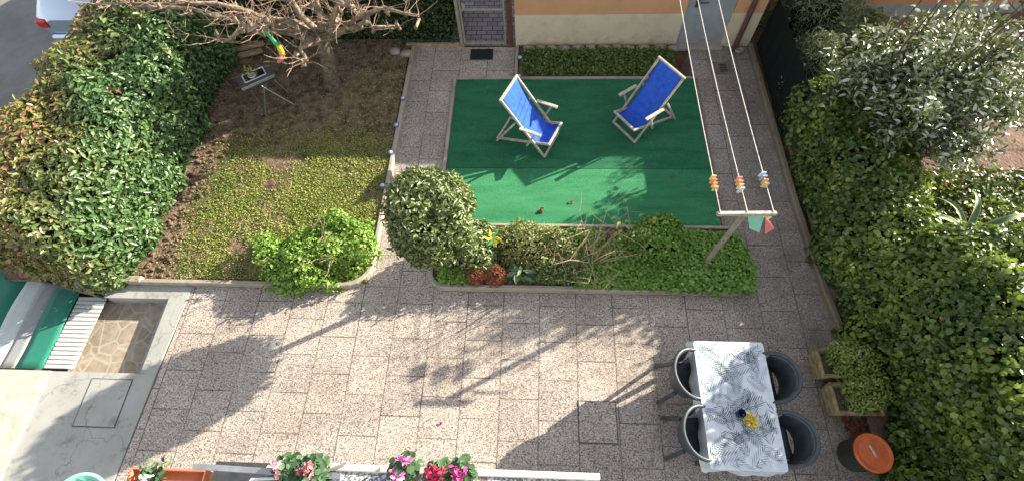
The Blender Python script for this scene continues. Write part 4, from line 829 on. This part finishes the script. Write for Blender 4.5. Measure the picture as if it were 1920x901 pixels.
def frond(x, y, a, l, mi):
    mb.mi = mi; ca, sa = math.cos(a), math.sin(a); z = TZ+.0072+.0003*mi
    mb.add([(x, y, z), (x+ca*l-sa*.0016, y+sa*l+ca*.0016, z), (x+ca*l+sa*.0016, y+sa*l-ca*.0016, z)], [(0, 2, 1)]) if all(TX0+.012 < q < TX1-.012 for q in (x, x+ca*l)) and all(TY0+.012 < q < TY1-.012 for q in (y, y+sa*l)) else None
    for k in range(8):
        u = .04+.92*k/8; px_, py_ = x+ca*l*u, y+sa*l*u; bl = l*.4*math.sin(math.pi*(.3+.6*u))
        for s in (-1, 1):
            b = a+s*.62; ex, ey = px_+math.cos(b)*bl, py_+math.sin(b)*bl; mx_, my_ = px_+(ex-px_)*.6, py_+(ey-py_)*.6; wv_ = .0052
            P4 = [(px_, py_), (mx_-math.sin(b)*wv_, my_+math.cos(b)*wv_), (ex, ey), (mx_+math.sin(b)*wv_, my_-math.cos(b)*wv_)]
            if all(TX0+.012 < q[0] < TX1-.012 and TY0+.012 < q[1] < TY1-.012 for q in P4): mb.add([(q[0], q[1], z) for q in P4], [(0, 3, 2, 1)])
for gx in range(6):
    for gy in range(11):
        frond(TX0+gx*.135+rg.uniform(-.02, .02), TY0+gy*.125+rg.uniform(-.02, .02), (gx*2.4+gy*1.1)+rg.uniform(-.4, .4), rg.uniform(.25, .33), 1 if (gx+gy) % 3 else 2)
o = mb.build('tablecloth', [cloth_mat(), flat('print_grey', (.15, .19, .21)), flat('print_pale_blue', (.36, .43, .5))]); tag(o, 'white tablecloth printed with grey palm fronds over the garden table', 'tablecloth')
smooth_by_angle(o, 35)
# cup and flowers on the table
c = G(1385, 776, .73); mb = MB(); mb.lathe([(.03, 0), (.036, .02), (.042, .1), (.045, .105), (.04, .1), (.034, .02), (0, .018)], (c[0], c[1], TZ+.008), 18); o = mb.build('cup', M['navy'], smooth=True); tag(o, 'dark navy cup standing on the tablecloth beside yellow flowers', 'cup')
c = G(1407, 790, .76); fl = thing('flower_bunch', 'small bunch of yellow flowers in a low bowl on the tablecloth', 'flowers', (c[0], c[1], TZ+.008))
mb = MB(); mb.lathe([(.04, 0), (.055, .03), (.06, .045), (.052, .045), (.04, .012), (0, .012)], (c[0], c[1], TZ+.008), 18); mb.build('bowl', M['pale'], fl, smooth=True)
P = RNG.normal(size=(110, 3))*[.034, .034, .014]+[c[0], c[1], TZ+.075]; leafmesh('petals', [leaves_arr(P, np.tile([0, 0, 1.0], (110, 1)), .028, .022, .6, .4)], M['petal_yellow'], fl)
P = RNG.normal(size=(30, 3))*[.035, .035, .01]+[c[0], c[1], TZ+.06]; leafmesh('leaves', [leaves_arr(P, np.tile([0, 0, 1.0], (30, 1)), .04, .016, .7, .3)], L_['clover'], fl)

def make_chair():
    """stacking resin armchair; local +x is forward"""
    t = thing('garden_chair', 'x', 'chair', (0, 0, 0), 0, 'dark grey resin armchairs at the table')
    m = M['resin']; mb = MB()
    def seat(u, v):
        x = -.2+.44*u; s = (v-.5)*2; hw = .205+.035*u; return (x, s*hw, .43+.02*u+.018*s*s-.02*math.sin(math.pi*u)*(1-s*s)-.03*max(0, u-.85)/.15)
    mb.grid(seat, 14, 12); o = mb.build('seat', m, t, smooth=True, local=True); o.modifiers.new('thick', 'SOLIDIFY').thickness = .012
    mb = MB()
    def back(u, v):
        a = math.radians(100+160*u); hw = .265; z = .44+(.40*v); fl = 1+.16*v
        top = 1-.32*abs(2*u-1)**2.2; z = .44+.42*top*v
        return (-.03+.23*fl*math.cos(a), hw*fl*math.sin(a), z)
    mb.grid(back, 28, 8); o = mb.build('backrest', m, t, smooth=True, local=True); o.modifiers.new('thick', 'SOLIDIFY').thickness = .014
    # rolled rim that runs from arm to arm over the back
    P = []
    for k in range(33):
        u = k/32; a = math.radians(92+176*u); fl = 1.17; top = 1-.3*abs(2*u-1)**2.2; P.append((-.03+.24*fl*math.cos(a), .272*fl*math.sin(a), .45+.42*top))
    Lp = [(.24, .29, .60), (.2, .315, .66), (.1, .322, .70)]; P = Lp+[p for p in P[::1]]+[(p[0], -p[1], p[2]) for p in Lp[::-1]]
    mb = MB(); mb.tube(P, [.018, .026]+[.027]*(len(P)-4)+[.026, .018], 8); mb.build('arm_rim', m, t, smooth=True, local=True)
    for sx, sy in ((1, 1), (1, -1), (-1, 1), (-1, -1)):
        mb = MB()
        if sx > 0: mb.bar((.22, sy*.29, .62), (.24, sy*.275, .3), .05, .035); mb.bar((.24, sy*.275, .3), (.3, sy*.3, 0), .055, .035)
        else: mb.bar((-.2, sy*.2, .44), (-.33, sy*.27, 0), .055, .035)
        mb.build('leg', m, t, local=True)
    return t
ch = make_chair()
spots = [((1.85, 1.33), 0, 'dark grey armchair left of the table, nearer the flower bed'), ((1.87, .7), 0, 'dark grey armchair on the left of the table, nearer the balcony'),
         ((2.66, 1.31), math.pi, 'dark grey armchair on the right of the table, nearer the flower bed'), ((2.69, .66), math.pi, 'dark grey armchair on the right of the table, nearer the orange lid bin')]
for i, (xy, rz, lab) in enumerate(spots):
    o = ch if i == 0 else copy_tree(ch); o.location = (xy[0], xy[1], 0); o.scale = (.9, .86, .97); o.rotation_euler = (0, 0, rz+.03*(i-1.5)); o['label'] = lab

# ------------------------------------------------------------------ bin and troughs
bn = thing('plastic_bin', 'round dark bin with an orange lid beside the ivy', 'bin', (3.76, .58, 0))
mb = MB(); mb.lathe([(.165, 0), (.175, .02), (.187, .38), (.196, .4), (.196, .42), (.18, .42)], (3.76, .58, 0), 32); smooth_by_angle(mb.build('body', M['binbody'], bn))
mb = MB(); mb.lathe([(.2, .405), (.206, .41), (.206, .428), (.196, .44), (.17, .438), (.16, .43), (0, .436)], (3.76, .58, 0), 36); ld = smooth_by_angle(mb.build('lid', M['orangelid'], bn))
mb = MB(); mb.bar((3.72, .66, .452), (3.765, .535, .452), .024, .028, bev=.008); mb.build('handle', M['oldwood'], ld)
def trough(label, x0, x1, y0, y1, h):
    t = thing('planter_trough', label, 'planter', ((x0+x1)/2, (y0+y1)/2, 0), group='mossy concrete planter troughs')
    w_ = .05; mb = MB(); rr_ = lambda i, z: [(x0+i, y0+i, z), (x1-i, y0+i, z), (x1-i, y1-i, z), (x0+i, y1-i, z)]
    R_ = [rr_(.035, 0), rr_(.012, .12), rr_(.0, h-.02), rr_(.008, h), rr_(w_-.008, h), rr_(w_, h-.02), rr_(w_+.01, h-.09)]; V = sum(R_, [])
    mb.add(V, [(k*4+i, k*4+(i+1) % 4, k*4+4+(i+1) % 4, k*4+4+i) for k in range(6) for i in range(4)]+[(24, 25, 26, 27), (3, 2, 1, 0)]); o = mb.build('trough', M['trough'], t)
    bv = o.modifiers.new('bevel', 'BEVEL'); bv.width = .012; bv.segments = 2
    mb = MB(); mb.rect(x0+w_+.003, x1-w_-.003, y0+w_+.003, y1-w_-.003, h-.075); mb.build('potting_soil', M['soil'], t); return t
def tplant(label, c, h, n):
    t = thing('trough_plant', label, 'plant', c); f = rough_sdf(sd_ell((c[0], c[1], c[2]+h[2]*.6), h), .04, 9)
    lo = np.array(c)-np.array(h)*1.3; hi = np.array(c)+np.array(h)*2; P, N = shell(f, lo, hi, n, .15, c[2]); leafmesh('foliage', [leaves_arr(P, N, .05, .02, .5, .6, .2, .35)], L_['gera'], t)
    mb = MB(); twigs(mb, c, 9, .22, .005, .4, .8, .15, 5, 4); mb.build('stems', M['twig'], t)
trough('mossy concrete trough farther from the bin, next to the ivy', 3.5, 4.06, 1.43, 1.80, .27)
trough('mossy concrete trough nearer the bin with bare soil at its left', 3.56, 4.12, 1.0, 1.38, .27)
tplant('light green leafy plant in the farther trough', (3.87, 1.64, .2), (.28, .26, .22), 1500)
tplant('light green leafy plant spilling over the nearer trough', (3.95, 1.29, .2), (.27, .25, .2), 1400)
P = poly_pts([(3.95, .62), (4.25, .62), (4.3, 1.0), (3.7, .98)], 420, .006); P[:, 2] += RNG.uniform(0, .02, len(P)); o = leafmesh('dry_leaf_litter', [leaves_arr(P, np.tile([0, 0, 1.0], (len(P), 1)), .06, .025, .4, .3)], L_['dry']); tag(o, kind='stuff')

# ------------------------------------------------------------------ striped cover over the lower stairs
sc = thing('striped_canopy', 'green, grey and white striped cover beside the sunken landing', 'canopy', (-7.1, 1.4, 0))
def zc(x, y): return -.02-.015*math.sin(y*5)-.03*(y-1.35)
edges = [(-9.2, -8.45, 'light'), (-8.45, -7.62, 'teal'), (-7.62, -7.33, 'light'), (-7.33, -7.1, 'mid'), (-7.1, -6.7, 'teal')]
ML = {'slat': flat('slat_off_white', (.52, .53, .52)), 'light': flat('canvas_light_grey', (.55, .6, .58)), 'mid': flat('canvas_mid_grey', (.3, .31, .31)), 'teal': flat('canvas_green', (.025, .19, .13))}
for a, b, k in edges:
    mb = MB(); mb.grid(lambda u, v: (a+(b-a)*u, 1.33+1.55*v, zc(a+(b-a)*u, 1.33+1.55*v)), 4, 14); o = mb.build('stripe', ML[k], sc, smooth=True); o.modifiers.new('thick', 'SOLIDIFY').thickness = .006
for i in range(17):
    y = 1.37+.062*i; mb = MB(); mb.box((-6.475, y, -.03-.03*(y-1.35)), (.43, .052, .014), bev=.004); mb.build('slat', ML['slat'], sc)
mb = MB(); mb.tube([(-9.2, 3.0, -.03), (-7.4, 2.62, -.03), (-6.2, 2.36, -.02)], .022, 10); mb.build('edge_rail', M['darkmetal'], sc)

# ------------------------------------------------------------------ car beyond the hedge
cr = thing('parked_car', 'silver blue car parked beyond the photinia hedge, rear end showing', 'car', (-8.6, 9.8, -.25))
def ringc(y, hw, zb, zs, zt, ht_):
    """cross-section of the shell at length y: sill, shoulder, roof"""
    x = -8.6; return [(x-hw*.92, y, zb), (x-hw, y, zb+.18), (x-hw*1.0, y, zs-.08), (x-hw*.95, y, zs), (x-ht_, y, zt-.05), (x-ht_*.8, y, zt), (x+ht_*.8, y, zt), (x+ht_, y, zt-.05), (x+hw*.95, y, zs), (x+hw, y, zs-.08), (x+hw, y, zb+.18), (x+hw*.92, y, zb)]
secs = [ringc(7.55, .7, .05, .55, .6, .62), ringc(7.63, .82, -.02, .62, .68, .72), ringc(7.85, .86, -.05, .66, .9, .66), ringc(8.10, .87, -.05, .66, 1.14, .6), ringc(8.75, .88, -.05, .66, 1.22, .6), ringc(9.85, .88, -.05, .65, 1.22, .6), ringc(10.65, .87, -.05, .64, .8, .66), ringc(11.45, .84, -.05, .58, .64, .7), ringc(11.75, .74, .02, .45, .5, .6)]
mb = MB(); n = 12; mb.add(sum(secs, []), [(k*n+i, k*n+i+1, k*n+n+i+1, k*n+n+i) for k in range(len(secs)-1) for i in range(n-1)]+[tuple(range(n)), tuple(range((len(secs)-1)*n+n-1, (len(secs)-1)*n-1, -1))]); smooth_by_angle(mb.build('body', M['carpaint'], cr), 35)
def quadp(nm, pts, m, off):
    P = [np.array(p, float) for p in pts]; nn = np.cross(P[1]-P[0], P[2]-P[0]); nn /= np.linalg.norm(nn); mb = MB(); mb.add([p+nn*off for p in P]+[p-nn*.01 for p in P], [(0, 1, 2, 3), (7, 6, 5, 4)]+[(i, i+4, (i+1) % 4+4, (i+1) % 4) for i in range(4)]); return mb.build(nm, m, cr)
quadp('rear_window', [(-9.15, 7.75, .76), (-8.05, 7.75, .76), (-8.10, 8.08, 1.1), (-9.10, 8.08, 1.1)], M['glass'], .02)
quadp('side_window', [(-9.43, 10.45, .7), (-9.43, 8.30, .7), (-9.22, 8.40, 1.13), (-9.22, 9.85, 1.13)], M['glass'], .015)
quadp('side_window', [(-7.77, 8.30, .7), (-7.77, 10.45, .7), (-7.98, 9.85, 1.13), (-7.98, 8.40, 1.13)], M['glass'], .015)
for s in (-1, 1):
    mb = MB(); mb.box((-8.6+s*.7, 7.58, .52), (.24, .1, .16), bev=.03); mb.build('taillight', M['red'], cr)
    for y in (8.3, 10.85):
        wl = MB(); P = [(-8.6+s*.87+q, y+r*math.cos(a*math.pi/10), .05+r*math.sin(a*math.pi/10)) for q, r in ((-.1, .2), (-.1, .3), (.02, .3), (.02, .2)) for a in range(20)]
        wl.add(P, [(k*20+a, k*20+(a+1) % 20, (k+1) % 4*20+(a+1) % 20, (k+1) % 4*20+a) for k in range(4) for a in range(20)]); wh = wl.build('wheel', M['rubber'], cr)
        rm = MB(); rm.add([(-8.6+s*.88, y+.2*math.cos(a*math.pi/10), .05+.2*math.sin(a*math.pi/10)) for a in range(20)], [tuple(range(20))]); rm.build('rim', M['greymetal'], wh)
mb = MB(); mb.box((-8.6, 7.55, .2), (1.5, .14, .22), bev=.05); mb.build('bumper', M['carpaint'], cr)

# ------------------------------------------------------------------ balcony below the camera, with pots
bc = thing('balcony', 'pale marble topped balcony parapet with perforated screen under the flower pots', 'balcony', (-.7, .1, 2.1))
mb = MB(); mb.box((-.62, -.45, 1.9), (2.3, 1.22, .16)); mb.build('slab', M['concrete'], bc)
mb = MB(); mb.box((-.56, .168, 2.2), (2.16, .05, .05), bev=.006); mb.build('coping', M['marble'], bc)
mb = MB(); mb.box((-.56, .098, 2.185), (2.1, .085, .03)); mb.build('screen', M['net'], bc)
mb = MB(); mb.box((-.56, .12, 2.07), (2.1, .04, .2)); mb.build('parapet', M['creamwall'], bc)
def cyclamen(label, c, petal, r, nfl, potm, seed, nlv=150):
    rg = np.random.default_rng(seed); t = thing('potted_cyclamen', label, 'potted plant', c, group='flowering pots on the balcony')
    mb = MB(); mb.lathe([(.06, 0), (.085, .12), (.092, .12), (.092, .14), (.08, .14), (.075, .115), (0, .115)], c, 20); smooth_by_angle(mb.build('pot', potm, t))
    a = rg.uniform(0, 6.28, nlv); q = r*np.sqrt(rg.random(nlv)); P = np.column_stack([c[0]+q*np.cos(a), c[1]+q*np.sin(a), c[2]+.15+.11*(1-(q/r)**2)+rg.uniform(-.03, .03, nlv)]); N = np.column_stack([np.cos(a)*q/r*.8, np.sin(a)*q/r*.8, np.ones(nlv)])
    leafmesh('foliage', [leaves_arr(P, N, .055, .052, .35, .3, .12)], L_['cycl'], t)
    A = []; mb = MB()
    for i in range(nfl):
        aa = rg.uniform(0, 6.28); rr2 = r*.7*math.sqrt(rg.random()); h = rg.uniform(.27, .36); q = np.array([c[0]+rr2*math.cos(aa), c[1]+rr2*math.sin(aa), c[2]+h]); mb.tube([(c[0]+rr2*.4*math.cos(aa), c[1]+rr2*.4*math.sin(aa), c[2]+.15), q], .003, 5)
        A.append(leaves_arr(np.repeat(q[None], 7, 0), np.tile([0, 0, .6], (7, 1)), .04, .024, .7, .2))
    mb.build('flower_stalks', M['shoot'], t); 
    for q in A: leafmesh('flower', [q], petal, t)
cyclamen('potted cyclamen with pink purple flowers, left of three on the coping', tuple(G(769, 882, 2.2)), M['petal_pink'], .105, 7, M['terra'], 1)
cyclamen('potted cyclamen with bright red flowers, between two others', tuple(G(829, 889, 2.2)), M['petal_red'], .09, 8, M['terra'], 2)
cyclamen('potted cyclamen with dark magenta flowers, right of three on the coping', tuple(G(872, 890, 2.2)), M['petal_magenta'], .1, 6, M['terra'], 3)
for i, (px, cl2) in enumerate(((548, 'petal_blush'), (590, 'petal_dusk'))): cyclamen(('potted cyclamen with blush pink flowers behind the drying rack', 'potted cyclamen with small dusky red flowers next to the blush pink one')[i], tuple(G(px+12, 880, 2.1)), M[cl2], .1, 5, M['pale'], 7+i)
# drying rack and window box further left
dr = thing('drying_rack', 'grey and white folding drying rack hooked on the balcony edge', 'drying rack', tuple(G(500, 888, 2.15)))
mb = MB(); mb.bar(G(362, 873, 2.2), G(640, 892, 2.2), .045, .03); mb.build('rail', M['greymetal'], dr)
mb = MB(); mb.bar(G(470, 898, 2.24), G(590, 893, 2.24), .02, .02); mb.bar(G(590, 893, 2.24), G(588, 915, 2.24), .02, .02); mb.bar(G(470, 898, 2.24), G(468, 920, 2.24), .02, .02); mb.build('white_frame', M['whitemetal'], dr)
mb = MB(); mb.bar(G(598, 888, 2.25), G(652, 866, 2.25), .018, .02); mb.build('arm', M['greymetal'], dr)
mb = MB(); mb.box((-2.15, .06, 2.02), (1.0, .25, .1)); tag(mb.build('balcony_ledge', M['darkmetal']), 'dark grey ledge under the drying rack', 'ledge')
wb = thing('window_box', 'terracotta planter box with white flower at the bottom edge', 'planter', tuple(G(315, 892, 2.0)))
c = G(315, 897, 2.0); mb = MB(); R_ = lambda i, z: [(c[0]-.33+i, c[1]-.08+i, z), (c[0]+.33-i, c[1]-.08+i, z), (c[0]+.33-i, c[1]+.08-i, z), (c[0]-.33+i, c[1]+.08-i, z)]
V = R_(.02, 1.85)+R_(0, 2.03)+R_(.015, 2.03)+R_(.025, 1.97); mb.add(V, [(k*4+i, k*4+(i+1) % 4, k*4+4+(i+1) % 4, k*4+4+i) for k in range(3) for i in range(4)]+[(12, 13, 14, 15), (3, 2, 1, 0)]); mb.build('box', M['terra'], wb)
P = RNG.normal(size=(90, 3))*[.06, .05, .025]+[c[0]-.1, c[1]+.03, 2.08]; leafmesh('foliage', [leaves_arr(P, np.tile([0, .3, 1.0], (90, 1)), .05, .03, .6, .2)], L_['cycl'], wb)
P = RNG.normal(size=(12, 3))*[.02, .015, .01]+[c[0]-.1, c[1]+.01, 2.13]; leafmesh('petals', [leaves_arr(P, np.tile([0, .3, 1.0], (12, 1)), .045, .03, .6, .2)], M['petal_white'], wb)
mb = MB(); c = G(160, 950, 1.9); mb.lathe([(.2, -.1), (.24, .1), (.262, .1), (.262, .12), (.235, .12), (.2, -.06), (0, -.06)], c, 32); o = mb.build('basin', M['mint'], smooth=True); tag(o, 'mint green plastic basin cut off by the bottom left edge', 'basin')
